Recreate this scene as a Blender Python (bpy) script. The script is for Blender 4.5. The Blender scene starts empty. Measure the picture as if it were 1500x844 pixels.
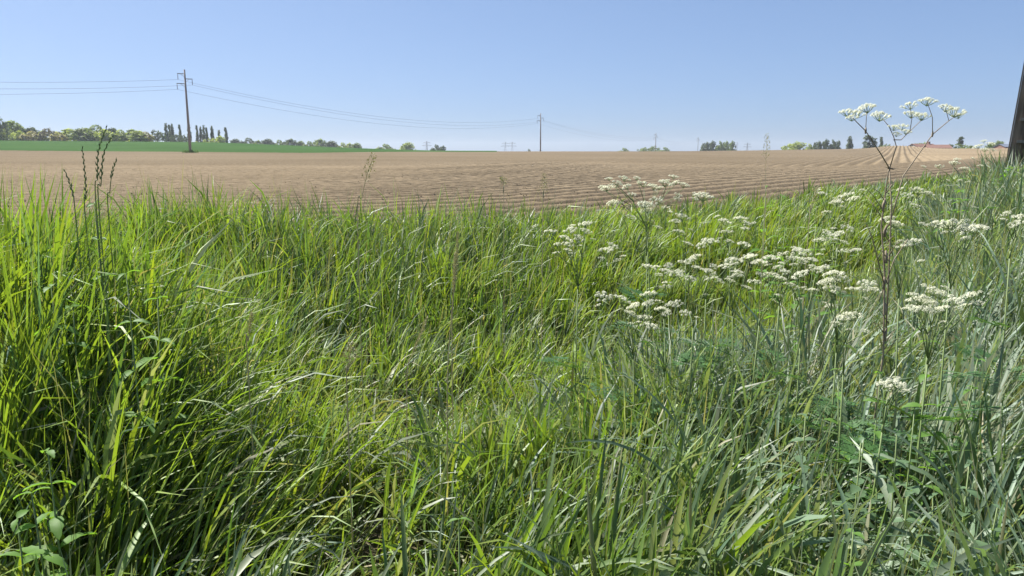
import bpy, bmesh, math, random
import numpy as np
from mathutils import Vector, Matrix

# ------------------------------------------------------------------ camera, sky, sun, exposure
SC = bpy.context.scene
COL = SC.collection
EYE = 1.30                      # camera height above the near verge
FPX = 1100.0                    # focal length in pixels of the 1500 px wide photograph
HZ = 226.0                      # eye-level row in the photograph
PITCH = math.atan((422 - HZ) / FPX)
cam_d = bpy.data.cameras.new('camera')
cam = bpy.data.objects.new('camera', cam_d)
COL.objects.link(cam)
cam.location = (0, 0, EYE)
cam.rotation_euler = (math.pi / 2 - PITCH, 0, 0)
cam_d.sensor_width = 36.0
cam_d.lens = 36.0 * FPX / 1500.0
cam_d.clip_start = 0.05
cam_d.clip_end = 12000
SC.camera = cam

SUN_AZ = math.radians(-54)      # from the view direction, negative is left
SUN_EL = math.radians(52)
world = bpy.data.worlds.new('World')
SC.world = world
world.use_nodes = True
wn = world.node_tree
wn.nodes.clear()
sky = wn.nodes.new('ShaderNodeTexSky')
sky.sky_type = 'NISHITA'
sky.sun_disc = False
sky.sun_elevation = SUN_EL
sky.sun_rotation = SUN_AZ
sky.altitude = 0
sky.air_density = 0.6
sky.dust_density = 1.3
sky.ozone_density = 6.0
bg = wn.nodes.new('ShaderNodeBackground')
bg.inputs['Strength'].default_value = 0.112
wo = wn.nodes.new('ShaderNodeOutputWorld')
gam = wn.nodes.new('ShaderNodeGamma'); gam.inputs[1].default_value = 0.55
tint = wn.nodes.new('ShaderNodeMix'); tint.data_type = 'RGBA'; tint.blend_type = 'MULTIPLY'; tint.inputs[0].default_value = 1.0
tint.inputs[7].default_value = (0.87, 1.045, 1.29, 1)
wn.links.new(sky.outputs[0], gam.inputs[0]); wn.links.new(gam.outputs[0], tint.inputs[6])
wn.links.new(tint.outputs[2], bg.inputs[0])
wn.links.new(bg.outputs[0], wo.inputs[0])

sun_d = bpy.data.lights.new('sun', 'SUN')
sun_d.energy = 5.0
sun_d.angle = math.radians(0.53)
sun_d.color = (1.0, 0.965, 0.91)
sun = bpy.data.objects.new('sun', sun_d)
COL.objects.link(sun)
sdir = Vector((math.sin(SUN_AZ) * math.cos(SUN_EL), math.cos(SUN_AZ) * math.cos(SUN_EL), math.sin(SUN_EL)))
sun.rotation_euler = (-sdir).to_track_quat('-Z', 'Y').to_euler()
sun.location = sdir * 60

SC.view_settings.view_transform = 'Standard'
SC.view_settings.look = 'None'
SC.view_settings.exposure = 1.15
SC.view_settings.gamma = 1.0
SC.cycles.max_bounces = 6
SC.cycles.diffuse_bounces = 3
SC.cycles.transparent_max_bounces = 8
SC.cycles.volume_bounces = 0
SC.cycles.use_denoising = True

R = np.random.default_rng(11)
random.seed(5)

# ------------------------------------------------------------------ helpers
def at(px, py, depth):
    """a point at ground distance Y=depth that the photograph shows at (px, py)"""
    dx = (px - 750) / FPX
    dy = (422 - py) / FPX
    d = Vector((dx, math.cos(PITCH) + dy * math.sin(PITCH), -math.sin(PITCH) + dy * math.cos(PITCH)))
    return Vector((0, 0, EYE)) + d * (depth / d.y)

def sstep(a, b, x):
    t = np.clip((np.asarray(x, float) - a) / (b - a), 0, 1)
    return t * t * (3 - 2 * t)

def _hash(ix, iy, s):
    h = np.sin(ix * 127.1 + iy * 311.7 + s * 74.7) * 43758.5453
    return h - np.floor(h)

def noise(x, y, s=0.0):
    x = np.asarray(x, float); y = np.asarray(y, float)
    ix = np.floor(x); iy = np.floor(y)
    fx = x - ix; fy = y - iy
    fx = fx * fx * (3 - 2 * fx); fy = fy * fy * (3 - 2 * fy)
    a = _hash(ix, iy, s); b = _hash(ix + 1, iy, s); c = _hash(ix, iy + 1, s); d = _hash(ix + 1, iy + 1, s)
    return (a * (1 - fx) + b * fx) * (1 - fy) + (c * (1 - fx) + d * fx) * fy

def edge(X):
    """the line where the verge meets the ploughed field"""
    X = np.asarray(X, float)
    def F(x):
        t = np.clip((x + 9) / 15.0, 0, 1)
        return 15 * 1.15 * (t ** 3 - t ** 4 / 2) + np.maximum(x - 6, 0) * 1.15
    return 6.9 + F(X) - float(15 * 1.15 * (0.4533 ** 3 - 0.4533 ** 4 / 2))

def edge_cos(X):
    s = 1.15 * sstep(-9, 6, X)
    return 1 / np.sqrt(1 + s * s)

def udist(X, Y):
    return (Y - edge(X)) * edge_cos(X)

def field_z(X, Y):
    d = np.sqrt(X * X + Y * Y)
    t = X / np.maximum(Y, 0.5)
    z = 0.25 + 0.0078 * (np.minimum(d, 240) - 6)
    z = z - 6.5 * sstep(250, 520, d)
    hill = 4.8 * sstep(-0.07, -0.44, t) * sstep(110, 420, d)
    hill = hill + 1.6 * sstep(0.0, -0.2, t) * sstep(200, 420, d)
    z = z + hill
    z = z + 1.0 * np.exp(-((t - 0.505) / 0.035) ** 2) * sstep(120, 215, d) * (1 - sstep(260, 330, d))
    z = z + 1.2 * sstep(0.15, 0.5, t) * sstep(200, 300, d)
    return z

def ground_z(X, Y):
    X = np.asarray(X, float); Y = np.asarray(Y, float)
    u = udist(X, Y)
    fz = field_z(X, Y)
    v = -u
    depth = 0.10 + 0.38 * sstep(-0.8, 1.2, X)
    far = sstep(2.0, 7.0, X)
    depth = depth * (1 - 0.45 * far)
    vc = 3.1 - 1.5 * far
    ditch = -depth * np.exp(-((v - vc) / (1.15 - 0.45 * far)) ** 2)
    level = 0.25 * sstep(2.4, 0.2, v) + (0.25 * sstep(1.2, 4.0, X) + 0.22 * sstep(4.0, 7.5, X)) * sstep(vc, vc + 1.4, v)
    level = level + 0.20 * sstep(-0.9, -2.2, X) * sstep(1.6, 2.8, Y) + 0.20 * sstep(-1.15, -1.6, X) * sstep(1.9, 2.4, Y) * sstep(4.2, 3.0, Y)
    near = level + ditch + 0.07 * (noise(X * 1.3, Y * 1.3, 3) - 0.5)
    w = sstep(-0.3, 0.5, u)
    return near * (1 - w) + fz * w

def gz(x, y):
    return float(ground_z(np.array([x]), np.array([y]))[0])

def obj(name, mesh, parent=None, mats=(), **props):
    o = bpy.data.objects.new(name, mesh)
    COL.objects.link(o)
    if parent is not None:
        o.parent = parent
    for m in mats:
        if m.name not in [s.name for s in mesh.materials if s]:
            mesh.materials.append(m)
    for k, v in props.items():
        o[k] = v
    return o

def thing(name, loc, label, category, group=None, rz=0.0):
    o = bpy.data.objects.new(name, None)
    o.empty_display_size = 0.1
    COL.objects.link(o)
    o.location = loc
    o.rotation_euler = (0, 0, rz)
    o['label'] = label
    o['category'] = category
    if group:
        o['group'] = group
    return o

def np_mesh(name, verts, faces_flat, loop_tot, cols=None, smooth=True, mat_idx=None):
    me = bpy.data.meshes.new(name)
    verts = np.asarray(verts, np.float32)
    faces_flat = np.asarray(faces_flat, np.int32)
    loop_tot = np.asarray(loop_tot, np.int32)
    me.vertices.add(len(verts)); me.vertices.foreach_set('co', verts.ravel())
    me.loops.add(len(faces_flat)); me.loops.foreach_set('vertex_index', faces_flat)
    me.polygons.add(len(loop_tot))
    st = np.zeros(len(loop_tot), np.int32); st[1:] = np.cumsum(loop_tot)[:-1]
    me.polygons.foreach_set('loop_start', st)
    me.polygons.foreach_set('loop_total', loop_tot)
    me.polygons.foreach_set('use_smooth', np.full(len(loop_tot), smooth))
    if mat_idx is not None:
        me.polygons.foreach_set('material_index', np.asarray(mat_idx, np.int32))
    if cols is not None:
        a = me.color_attributes.new('tint', 'FLOAT_COLOR', 'POINT')
        c = np.ones((len(verts), 4), np.float32); c[:, :cols.shape[1]] = cols
        a.data.foreach_set('color', c.ravel())
    me.update(calc_edges=True)
    return me

class MB:
    """collects polygons for one mesh"""
    def __init__(s):
        s.v = []; s.f = []; s.m = []
    def poly(s, pts, mi=0):
        b = len(s.v); s.v += [tuple(p) for p in pts]; s.f.append(list(range(b, b + len(pts)))); s.m.append(mi)
    def box(s, a, b, mi=0):
        x0, y0, z0 = a; x1, y1, z1 = b
        k = len(s.v)
        s.v += [(x0, y0, z0), (x1, y0, z0), (x1, y1, z0), (x0, y1, z0), (x0, y0, z1), (x1, y0, z1), (x1, y1, z1), (x0, y1, z1)]
        for q in ((0, 3, 2, 1), (4, 5, 6, 7), (0, 1, 5, 4), (1, 2, 6, 5), (2, 3, 7, 6), (3, 0, 4, 7)):
            s.f.append([k + i for i in q]); s.m.append(mi)
    def tube(s, pts, rad, n=6, mi=0, cap=True):
        pts = [Vector(p) for p in pts]
        if not hasattr(rad, '__len__'):
            rad = [rad] * len(pts)
        k = len(s.v)
        ref = Vector((0.31, 0.87, 0.1)).normalized()
        for i, p in enumerate(pts):
            t = (pts[min(i + 1, len(pts) - 1)] - pts[max(i - 1, 0)]).normalized()
            a = t.cross(ref)
            if a.length < 1e-3:
                a = t.cross(Vector((1, 0, 0)))
            a.normalize(); b = t.cross(a)
            for j in range(n):
                q = 2 * math.pi * j / n
                s.v.append(tuple(p + (a * math.cos(q) + b * math.sin(q)) * rad[i]))
        for i in range(len(pts) - 1):
            for j in range(n):
                s.f.append([k + i * n + j, k + i * n + (j + 1) % n, k + (i + 1) * n + (j + 1) % n, k + (i + 1) * n + j]); s.m.append(mi)
        if cap:
            s.f.append([k + j for j in range(n)][::-1]); s.m.append(mi)
            e = k + (len(pts) - 1) * n
            s.f.append([e + j for j in range(n)]); s.m.append(mi)
    def mesh(s, name, smooth=False):
        return np_mesh(name, np.array(s.v), np.concatenate([np.array(f) for f in s.f]), [len(f) for f in s.f], smooth=smooth, mat_idx=s.m)

# ------------------------------------------------------------------ materials
def new_mat(name):
    m = bpy.data.materials.new(name)
    m.use_nodes = True
    nt = m.node_tree
    nt.nodes.clear()
    out = nt.nodes.new('ShaderNodeOutputMaterial')
    return m, nt, out

def leaf_mat(name, color=None, trans=0.4, rough=0.42, spec=0.5, tcol=(1.0, 1.0, 0.35), vary=0.25, tgain=1.5):
    """thin leaf: gloss on the face, light passing through"""
    m, nt, out = new_mat(name)
    N = nt.nodes.new; L = nt.links.new
    if color is None:
        src = N('ShaderNodeVertexColor'); src.layer_name = 'tint'; csock = src.outputs[0]
    else:
        geo = N('ShaderNodeNewGeometry'); mr = N('ShaderNodeMapRange')
        mr.inputs[3].default_value = 1 - vary; mr.inputs[4].default_value = 1 + vary
        L(geo.outputs['Random Per Island'], mr.inputs[0])
        mx = N('ShaderNodeMix'); mx.data_type = 'RGBA'; mx.blend_type = 'MULTIPLY'; mx.inputs[0].default_value = 1
        mx.inputs[6].default_value = (*color, 1); L(mr.outputs[0], mx.inputs[7]); csock = mx.outputs[2]
    p = N('ShaderNodeBsdfPrincipled')
    p.inputs['Roughness'].default_value = rough
    p.inputs['Specular IOR Level'].default_value = spec
    L(csock, p.inputs['Base Color'])
    tm = N('ShaderNodeMix'); tm.data_type = 'RGBA'; tm.blend_type = 'MULTIPLY'; tm.inputs[0].default_value = 1
    tm.clamp_result = False
    tm.inputs[7].default_value = (tcol[0] * tgain, tcol[1] * tgain, tcol[2] * tgain, 1)
    L(csock, tm.inputs[6])
    t = N('ShaderNodeBsdfTranslucent'); L(tm.outputs[2], t.inputs[0])
    mix = N('ShaderNodeMixShader'); mix.inputs[0].default_value = trans
    L(p.outputs[0], mix.inputs[1]); L(t.outputs[0], mix.inputs[2])
    L(mix.outputs[0], out.inputs[0])
    return m

def solid_mat(name, c1, c2=None, scale=8.0, rough=0.85, bump=0.0, bscale=40.0, stretch=(1, 1, 1), spec=0.3, detail=6):
    m, nt, out = new_mat(name)
    N = nt.nodes.new; L = nt.links.new
    p = N('ShaderNodeBsdfPrincipled')
    p.inputs['Roughness'].default_value = rough
    p.inputs['Specular IOR Level'].default_value = spec
    tc = N('ShaderNodeTexCoord'); mp = N('ShaderNodeMapping'); mp.inputs['Scale'].default_value = stretch
    L(tc.outputs['Object'], mp.inputs[0])
    if c2 is not None:
        n = N('ShaderNodeTexNoise'); n.inputs['Scale'].default_value = scale; n.inputs['Detail'].default_value = detail
        L(mp.outputs[0], n.inputs['Vector'])
        r = N('ShaderNodeValToRGB')
        r.color_ramp.elements[0].position = 0.32; r.color_ramp.elements[0].color = (*c1, 1)
        r.color_ramp.elements[1].position = 0.68; r.color_ramp.elements[1].color = (*c2, 1)
        L(n.outputs[0], r.inputs[0]); L(r.outputs[0], p.inputs['Base Color'])
    else:
        p.inputs['Base Color'].default_value = (*c1, 1)
    if bump > 0:
        n2 = N('ShaderNodeTexNoise'); n2.inputs['Scale'].default_value = bscale; n2.inputs['Detail'].default_value = 8
        L(mp.outputs[0], n2.inputs['Vector'])
        b = N('ShaderNodeBump'); b.inputs['Strength'].default_value = 1.0; b.inputs['Distance'].default_value = bump
        L(n2.outputs[0], b.inputs['Height']); L(b.outputs[0], p.inputs['Normal'])
    L(p.outputs[0], out.inputs[0])
    return m

def soil_mat():
    """dry pale loam with damp darker patches and crumbs"""
    m, nt, out = new_mat('dry_loam')
    N = nt.nodes.new; L = nt.links.new
    tc = N('ShaderNodeTexCoord')
    big = N('ShaderNodeTexNoise'); big.inputs['Scale'].default_value = 0.035; big.inputs['Detail'].default_value = 5
    L(tc.outputs['Object'], big.inputs['Vector'])
    fine = N('ShaderNodeTexNoise'); fine.inputs['Scale'].default_value = 5.0; fine.inputs['Detail'].default_value = 9; fine.inputs['Roughness'].default_value = 0.68
    L(tc.outputs['Object'], fine.inputs['Vector'])
    r1 = N('ShaderNodeValToRGB')
    r1.color_ramp.elements[0].position = 0.35; r1.color_ramp.elements[0].color = (0.172, 0.133, 0.086, 1)
    r1.color_ramp.elements[1].position = 0.70; r1.color_ramp.elements[1].color = (0.232, 0.182, 0.120, 1)
    L(big.outputs[0], r1.inputs[0])
    mr = N('ShaderNodeMapRange'); mr.inputs[1].default_value = 0.25; mr.inputs[2].default_value = 0.75
    mr.inputs[3].default_value = 0.72; mr.inputs[4].default_value = 1.22
    L(fine.outputs[0], mr.inputs[0])
    mx = N('ShaderNodeMix'); mx.data_type = 'RGBA'; mx.blend_type = 'MULTIPLY'; mx.inputs[0].default_value = 1
    L(r1.outputs[0], mx.inputs[6]); L(mr.outputs[0], mx.inputs[7])
    p = N('ShaderNodeBsdfPrincipled'); p.inputs['Roughness'].default_value = 1.0; p.inputs['Specular IOR Level'].default_value = 0.03
    L(mx.outputs[2], p.inputs['Base Color'])
    bn = N('ShaderNodeTexNoise'); bn.inputs['Scale'].default_value = 11.0; bn.inputs['Detail'].default_value = 10; bn.inputs['Roughness'].default_value = 0.7
    L(tc.outputs['Object'], bn.inputs['Vector'])
    b = N('ShaderNodeBump'); b.inputs['Strength'].default_value = 0.8; b.inputs['Distance'].default_value = 0.035
    L(bn.outputs[0], b.inputs['Height']); L(b.outputs[0], p.inputs['Normal'])
    L(p.outputs[0], out.inputs[0])
    return m

M_SOIL = soil_mat()
M_GROUND = solid_mat('damp_earth_and_litter', (0.035, 0.03, 0.016), (0.10, 0.085, 0.04), 14, 0.95, 0.02, 30)
M_CROP = solid_mat('young_cereal_crop', (0.032, 0.072, 0.018), (0.044, 0.092, 0.024), 0.06, 0.95, 0.15, 1.2, spec=0.02)
M_GRASS = leaf_mat('grass_blade', None, trans=0.33, rough=0.54, spec=0.75, tcol=(0.94, 0.95, 0.36), tgain=1.9)
M_STEMG = leaf_mat('green_stem', (0.16, 0.22, 0.07), trans=0.1, rough=0.5)
M_STEMB = solid_mat('purplish_brown_stem', (0.15, 0.115, 0.08), (0.33, 0.27, 0.19), 60, 0.7, stretch=(1, 1, 0.2))
M_STRAW = leaf_mat('dry_straw', (0.42, 0.36, 0.22), trans=0.2, rough=0.6)
M_PETAL = leaf_mat('white_petal', (0.84, 0.83, 0.69), trans=0.5, rough=0.6, spec=0.2, tcol=(1, 1, 0.85), vary=0.08, tgain=1.0)
M_EAR = leaf_mat('green_grass_ear', (0.17, 0.22, 0.085), trans=0.25, rough=0.5)
M_EARP = leaf_mat('pale_grass_ear', (0.42, 0.40, 0.24), trans=0.35, rough=0.55)
M_WEED = leaf_mat('broad_weed_leaf', (0.105, 0.20, 0.040), trans=0.42, rough=0.55, spec=0.22, tgain=2.2)
M_FERN = leaf_mat('feathery_parsley_leaf', (0.07, 0.15, 0.045), trans=0.35, rough=0.45, tgain=1.8)
M_WEEDG = leaf_mat('grey_green_weed_leaf', (0.105, 0.17, 0.085), trans=0.35, rough=0.45, spec=0.35, tgain=1.8)
TREE_M = {
    'pale': leaf_mat('pale_willow_foliage', (0.290, 0.340, 0.130), 0.42, 0.6, 0.3),
    'mid': leaf_mat('mid_green_foliage', (0.170, 0.220, 0.090), 0.4, 0.6, 0.3),
    'dark': leaf_mat('dark_green_foliage', (0.085, 0.115, 0.060), 0.35, 0.6, 0.3),
    'buff': leaf_mat('buff_spring_foliage', (0.310, 0.280, 0.150), 0.35, 0.6, 0.3),
    'twig': leaf_mat('bare_twiggy_foliage', (0.190, 0.170, 0.120), 0.2, 0.7, 0.2),
}
M_BARK = solid_mat('tree_bark', (0.05, 0.04, 0.03), (0.11, 0.09, 0.07), 6, 0.9)
M_POLE = solid_mat('weathered_grey_pole', (0.20, 0.18, 0.17), (0.32, 0.29, 0.275), 2, 0.85, stretch=(4, 4, 0.4))
M_STEEL = solid_mat('galvanised_steel', (0.16, 0.17, 0.18), (0.24, 0.25, 0.26), 3, 0.55)
M_GLASS = solid_mat('brown_insulator_glaze', (0.08, 0.05, 0.04), None, rough=0.3, spec=0.6)
M_WIRE = solid_mat('aluminium_wire', (0.16, 0.16, 0.17), None, rough=0.6)
M_TAR = solid_mat('tarred_dark_timber', (0.075, 0.055, 0.04), (0.28, 0.21, 0.155), 5, 0.8, 0.01, 30, stretch=(3, 3, 0.4))
M_TARM = solid_mat('weathered_brown_timber', (0.09, 0.07, 0.055), (0.22, 0.18, 0.14), 7, 0.85, 0.008, 40, stretch=(3, 3, 0.3))
M_TARL = solid_mat('pale_rung_and_lit_edge', (0.16, 0.14, 0.115), (0.30, 0.265, 0.22), 6, 0.85, stretch=(4, 4, 0.4))  # pale rungs, and the pole's sunlit edge put into colour
M_ROOF = solid_mat('red_clay_tiles', (0.15, 0.075, 0.055), (0.21, 0.12, 0.09), 1.2, 0.85, 0.05, 3)
M_SLATE = solid_mat('blue_grey_roofing', (0.10, 0.12, 0.16), (0.15, 0.17, 0.21), 1, 0.7)
M_WALL = solid_mat('rendered_wall', (0.42, 0.37, 0.31), (0.5, 0.45, 0.38), 1.5, 0.9)
M_BRICK = solid_mat('brick_wall', (0.20, 0.11, 0.08), (0.28, 0.16, 0.12), 3, 0.9)
M_PANE = solid_mat('dark_glass', (0.03, 0.035, 0.04), None, rough=0.08, spec=0.6)
M_DOOR = solid_mat('painted_door', (0.10, 0.07, 0.05), None, rough=0.5)

# ------------------------------------------------------------------ ground, field, crop
def grid_mesh(name, P, smooth=True):
    n, m = P.shape[:2]
    idx = np.arange(n * m).reshape(n, m)
    q = np.stack([idx[:-1, :-1], idx[:-1, 1:], idx[1:, 1:], idx[1:, :-1]], -1).reshape(-1, 4)
    return np_mesh(name, P.reshape(-1, 3), q.ravel(), np.full(len(q), 4), smooth=smooth)

def build_ground():
    pos = np.concatenate([np.arange(0, 14, 0.2), np.geomspace(14, 2950, 75)])
    xs = np.concatenate([-pos[:0:-1], pos])
    ys = np.concatenate([-np.geomspace(3, 2950, 22)[::-1], np.arange(-2.8, 14, 0.2), np.geomspace(14, 2950, 75)])
    Yg, Xg = np.meshgrid(ys, xs, indexing='ij')
    Z = ground_z(Xg, np.where(Yg > 0, Yg, 0.0))
    u = udist(Xg, Yg)
    Z = Z - 0.32 * sstep(0.2, 0.9, u) * (Yg > 0)
    d = np.hypot(Xg, Yg)
    Z = np.where(Yg < 0, np.minimum(Z, 0.28), Z)
    Z = np.where(d > 900, np.minimum(Z, 9), Z)
    o = obj('ground', grid_mesh('ground', np.stack([Xg, Yg, Z], -1)), None, [M_GROUND], kind='structure')
build_ground()

ROW_U = 0.82
def head_w(X):
    return 40 - 31 * sstep(-4, 20, X)
def build_headland():
    us = np.arange(0.05, 40, 0.092)
    xs = np.concatenate([np.arange(-46, -18, 0.6), np.arange(-18, 14, 0.16), np.arange(14, 64, 0.5), np.geomspace(64, 260, 60)])
    U, X = np.meshgrid(us, xs, indexing='ij')
    wob = 0.02 * (noise(X * 0.15, U * 0.05, 1) - 0.5)
    Yv = edge(X) + U / edge_cos(X)
    ph = (U + wob) / ROW_U * 2 * math.pi
    s = 0.5 + 0.5 * np.cos(ph)
    amp = 0.23 * sstep(0.4, 1.6, U) * (1 - 0.5 * sstep(-8, 0, U - head_w(X)))
    z = field_z(X, Yv) + amp * (s ** 1.35 - 0.4)
    cl = noise(X * 3.1, U * 4.0, 7) - 0.5
    cl2 = noise(X * 6.7, U * 8.3, 9) - 0.5
    z = z + 0.010 * cl + 0.016 * cl2 + R.normal(0, 0.006, z.shape)
    z = z - 0.15 * sstep(0.5, 0.0, U)
    P = np.stack([X, Yv, z], -1); ok = (U < head_w(X) + 0.2)
    n, m = P.shape[:2]; idx = np.arange(n * m).reshape(n, m)
    q = np.stack([idx[:-1, :-1], idx[:-1, 1:], idx[1:, 1:], idx[1:, :-1]], -1).reshape(-1, 4)
    q = q[ok[:-1, :-1].ravel()]
    return np_mesh('headland', P.reshape(-1, 3), q.ravel(), np.full(len(q), 4))

obj('ploughed_field', build_headland(), None, [M_SOIL], kind='structure')

def build_clods():
    r = np.random.default_rng(77)
    n = 9000
    y = 7 + 26 * r.random(n) ** 1.5; x = y * r.uniform(-0.85, 0.85, n)
    u = udist(x, y); k = (u > 0.6) & (u < head_w(x)); x = x[k]; y = y[k]; u = u[k]; n = len(x)
    s = 0.5 + 0.5 * np.cos(u / ROW_U * 2 * math.pi)
    z = field_z(x, y) + 0.23 * (s ** 1.35 - 0.4)
    sz = 0.008 + 0.012 * r.random(n) ** 2
    o = np.array([[1, 0, 0], [0, 1, 0], [-1, 0, 0], [0, -1, 0], [0, 0, 0.8], [0, 0, -0.8]])
    V = o[None] * sz[:, None, None] * r.uniform(0.6, 1.4, (n, 6, 3)); a = r.uniform(0, 6.28, n)
    c, q = np.cos(a)[:, None], np.sin(a)[:, None]
    V = np.stack([V[..., 0] * c - V[..., 1] * q, V[..., 0] * q + V[..., 1] * c, V[..., 2]], -1) + np.stack([x, y, z + sz * 0.1], -1)[:, None]
    f = np.array([[0, 1, 4], [1, 2, 4], [2, 3, 4], [3, 0, 4], [1, 0, 5], [2, 1, 5], [3, 2, 5], [0, 3, 5]])
    F = (f[None] + (np.arange(n) * 6)[:, None, None]).reshape(-1)
    return np_mesh('clods', V.reshape(-1, 3), F, np.full(8 * n, 3), smooth=False)
obj('soil_clods', build_clods(), None, [M_SOIL], kind='stuff', label='crumbled clods of dry soil lying on the near furrows', category='soil')

HEAD = math.radians(27.0)
def build_main_field():
    # long straight ridges running off towards the farm, beyond the headland
    c, s = math.sin(HEAD), math.cos(HEAD)          # along-direction
    px, py = s, -c                                 # across, to the right
    sp = 0.86
    prof = np.array([0.0, 0.2, 0.42, 0.58, 0.8])
    pz = np.array([0.0, 0.35, 1.0, 1.0, 0.35])
    w = (np.arange(-210, 190)[:, None] * sp + prof[None, :] * sp).ravel()
    wz = np.tile(pz, 400)
    lo = np.linspace(-420, w[0] - sp, 50); hi = np.linspace(w[-1] + sp, 420, 40)
    w = np.concatenate([lo, w, hi]); wz = np.concatenate([np.full(50, 0.5), wz, np.full(40, 0.5)])
    t = np.concatenate([np.arange(8, 110, 2.5), np.arange(110, 270, 5), np.geomspace(270, 620, 22)])
    T, W = np.meshgrid(t, w, indexing='ij')
    ZP = np.tile(wz, (len(t), 1))
    X = T * c + W * px
    Y = T * s + W * py
    u = udist(X, np.maximum(Y, 0.1))
    z = field_z(X, np.maximum(Y, 0.1)) + 0.20 * (ZP - 0.45) * sstep(-1.0, 2.5, u - head_w(X))
    z = z + 0.03 * (noise(X * 0.9, Y * 0.9, 4) - 0.5)
    me = grid_mesh('ridges', np.stack([X, Y, z], -1))
    # keep only what lies beyond the headland and before the crop
    bm = bmesh.new(); bm.from_mesh(me)
    dead = []
    for f in bm.faces:
        q = f.calc_center_median()
        if q.y < 5 or abs(q.x) > q.y * 0.95 + 12 or (q.y - float(_edge_tab(q.x))) * float(_ecos_tab(q.x)) < float(_hw_tab(q.x)) - 0.8:
            dead.append(f)
    bmesh.ops.delete(bm, geom=dead, context='FACES')
    bm.to_mesh(me); bm.free()
    return me

_ex = np.linspace(-500, 600, 4401); _ey = edge(_ex); _ec = edge_cos(_ex)
def _edge_tab(x): return np.interp(x, _ex, _ey)
_hw = head_w(_ex)
def _hw_tab(x): return np.interp(x, _ex, _hw)
def _ecos_tab(x): return np.interp(x, _ex, _ec)
obj('ridged_field', build_main_field(), None, [M_SOIL], kind='structure')

def build_crop():
    # the green crop starts on a straight line behind the first pole
    A = np.array([-150.0, 128.0]); B = np.array([-20.0, 141.0]); 
    a = np.linspace(0, 1, 60)
    t = np.linspace(-1.05, -0.02, 90)              # bearing as X/Y
    P = []
    for k in t:
        # start distance along this bearing
        s = B - A
        den = s[0] - k * s[1]
        lam = (k * A[1] - A[0]) / den
        y0 = A[1] + lam * s[1]
        y0 = np.clip(y0, 115, 175) + 60 * float(sstep(-0.28, -0.08, k))
        ys = y0 * (640.0 / y0) ** a
        P.append(np.stack([k * ys, ys, field_z(k * ys, ys) + 0.28 * np.minimum(1, a * 40)], -1))
    return grid_mesh('crop', np.array(P)[::-1])
obj('crop_field', build_crop(), None, [M_CROP], kind='structure')

# ------------------------------------------------------------------ grass
TYPES = {                      # root colour, tip colour
    'lush': ((0.082, 0.130, 0.031), (0.086, 0.146, 0.034)),
    'yellow': ((0.180, 0.230, 0.040), (0.165, 0.245, 0.034)),
    'blue': ((0.085, 0.138, 0.062), (0.120, 0.182, 0.105)),
    'grey': ((0.140, 0.172, 0.092), (0.190, 0.228, 0.148)),
    'straw': ((0.29, 0.265, 0.17), (0.37, 0.345, 0.24)),
}

def blades(bx, by, bz, L, W, head, tilt, curl, typ_r, typ_t, n, fold, twist, rng):
    """strips: arrays of length N; returns verts, flat faces, loop totals, colours"""
    N = len(bx)
    s = np.linspace(0, 1, n + 1)
    th = tilt[:, None] + curl[:, None] * s[None, :] ** 1.7
    th = np.minimum(th, 2.7)
    seg = (L / n)[:, None]
    dx = np.sin(th) * seg; dz = np.cos(th) * seg
    hx = np.concatenate([np.zeros((N, 1)), np.cumsum(dx[:, :-1], 1)], 1)
    hz = np.concatenate([np.zeros((N, 1)), np.cumsum(dz[:, :-1], 1)], 1)
    ch = np.cos(head)[:, None]; sh = np.sin(head)[:, None]
    cx = bx[:, None] + hx * ch; cy = by[:, None] + hx * sh; cz = bz[:, None] + hz
    # sideways axis, twisting along the blade
    tw = twist[:, None] * s[None, :]
    ax = -sh * np.cos(tw) + np.sin(tw) * ch * np.cos(th)
    ay = ch * np.cos(tw) + np.sin(tw) * sh * np.cos(th)
    az = -np.sin(tw) * np.sin(th)
    prof = np.where(s < 0.12, 0.7 + 2.5 * s, 1.0) * np.sqrt(np.clip(1 - s ** 2.6, 0, 1))
    wd = (W / 2)[:, None] * prof[None, :]
    nx = np.cos(th) * ch; ny = np.cos(th) * sh; nz = -np.sin(th)
    Lv = np.stack([cx - ax * wd, cy - ay * wd, cz - az * wd], -1)
    Rv = np.stack([cx + ax * wd, cy + ay * wd, cz + az * wd], -1)
    tip = np.stack([cx, cy, cz], -1)[:, -1:]
    col = typ_r[:, None, :] * (1 - s[None, :, None]) + typ_t[:, None, :] * s[None, :, None]
    if fold:
        Mv = np.stack([cx + nx * wd * 0.35, cy + ny * wd * 0.35, cz + nz * wd * 0.35], -1)
        V = np.concatenate([np.stack([Lv[:, :-1], Mv[:, :-1], Rv[:, :-1]], 2).reshape(N, -1, 3), tip], 1)
        C = np.concatenate([np.repeat(col[:, :-1], 3, 1), col[:, -1:]], 1)
        k = V.shape[1]; F = []; T = []
        for i in range(n - 1):
            a = 3 * i
            F += [a, a + 1, a + 4, a + 3, a + 1, a + 2, a + 5, a + 4]; T += [4, 4]
        a = 3 * (n - 1)
        F += [a, a + 1, a + 3, a + 1, a + 2, a + 3]; T += [3, 3]
    else:
        V = np.concatenate([np.stack([Lv[:, :-1], Rv[:, :-1]], 2).reshape(N, -1, 3), tip], 1)
        C = np.concatenate([np.repeat(col[:, :-1], 2, 1), col[:, -1:]], 1)
        k = V.shape[1]; F = []; T = []
        for i in range(n - 1):
            a = 2 * i
            F += [a, a + 1, a + 3, a + 2]; T += [4]
        a = 2 * (n - 1)
        F += [a, a + 1, a + 2]; T += [3]
    F = np.array(F)[None, :] + (np.arange(N) * k)[:, None]
    return V.reshape(-1, 3), F.ravel(), np.tile(np.array(T), N), C.reshape(-1, 3)

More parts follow.
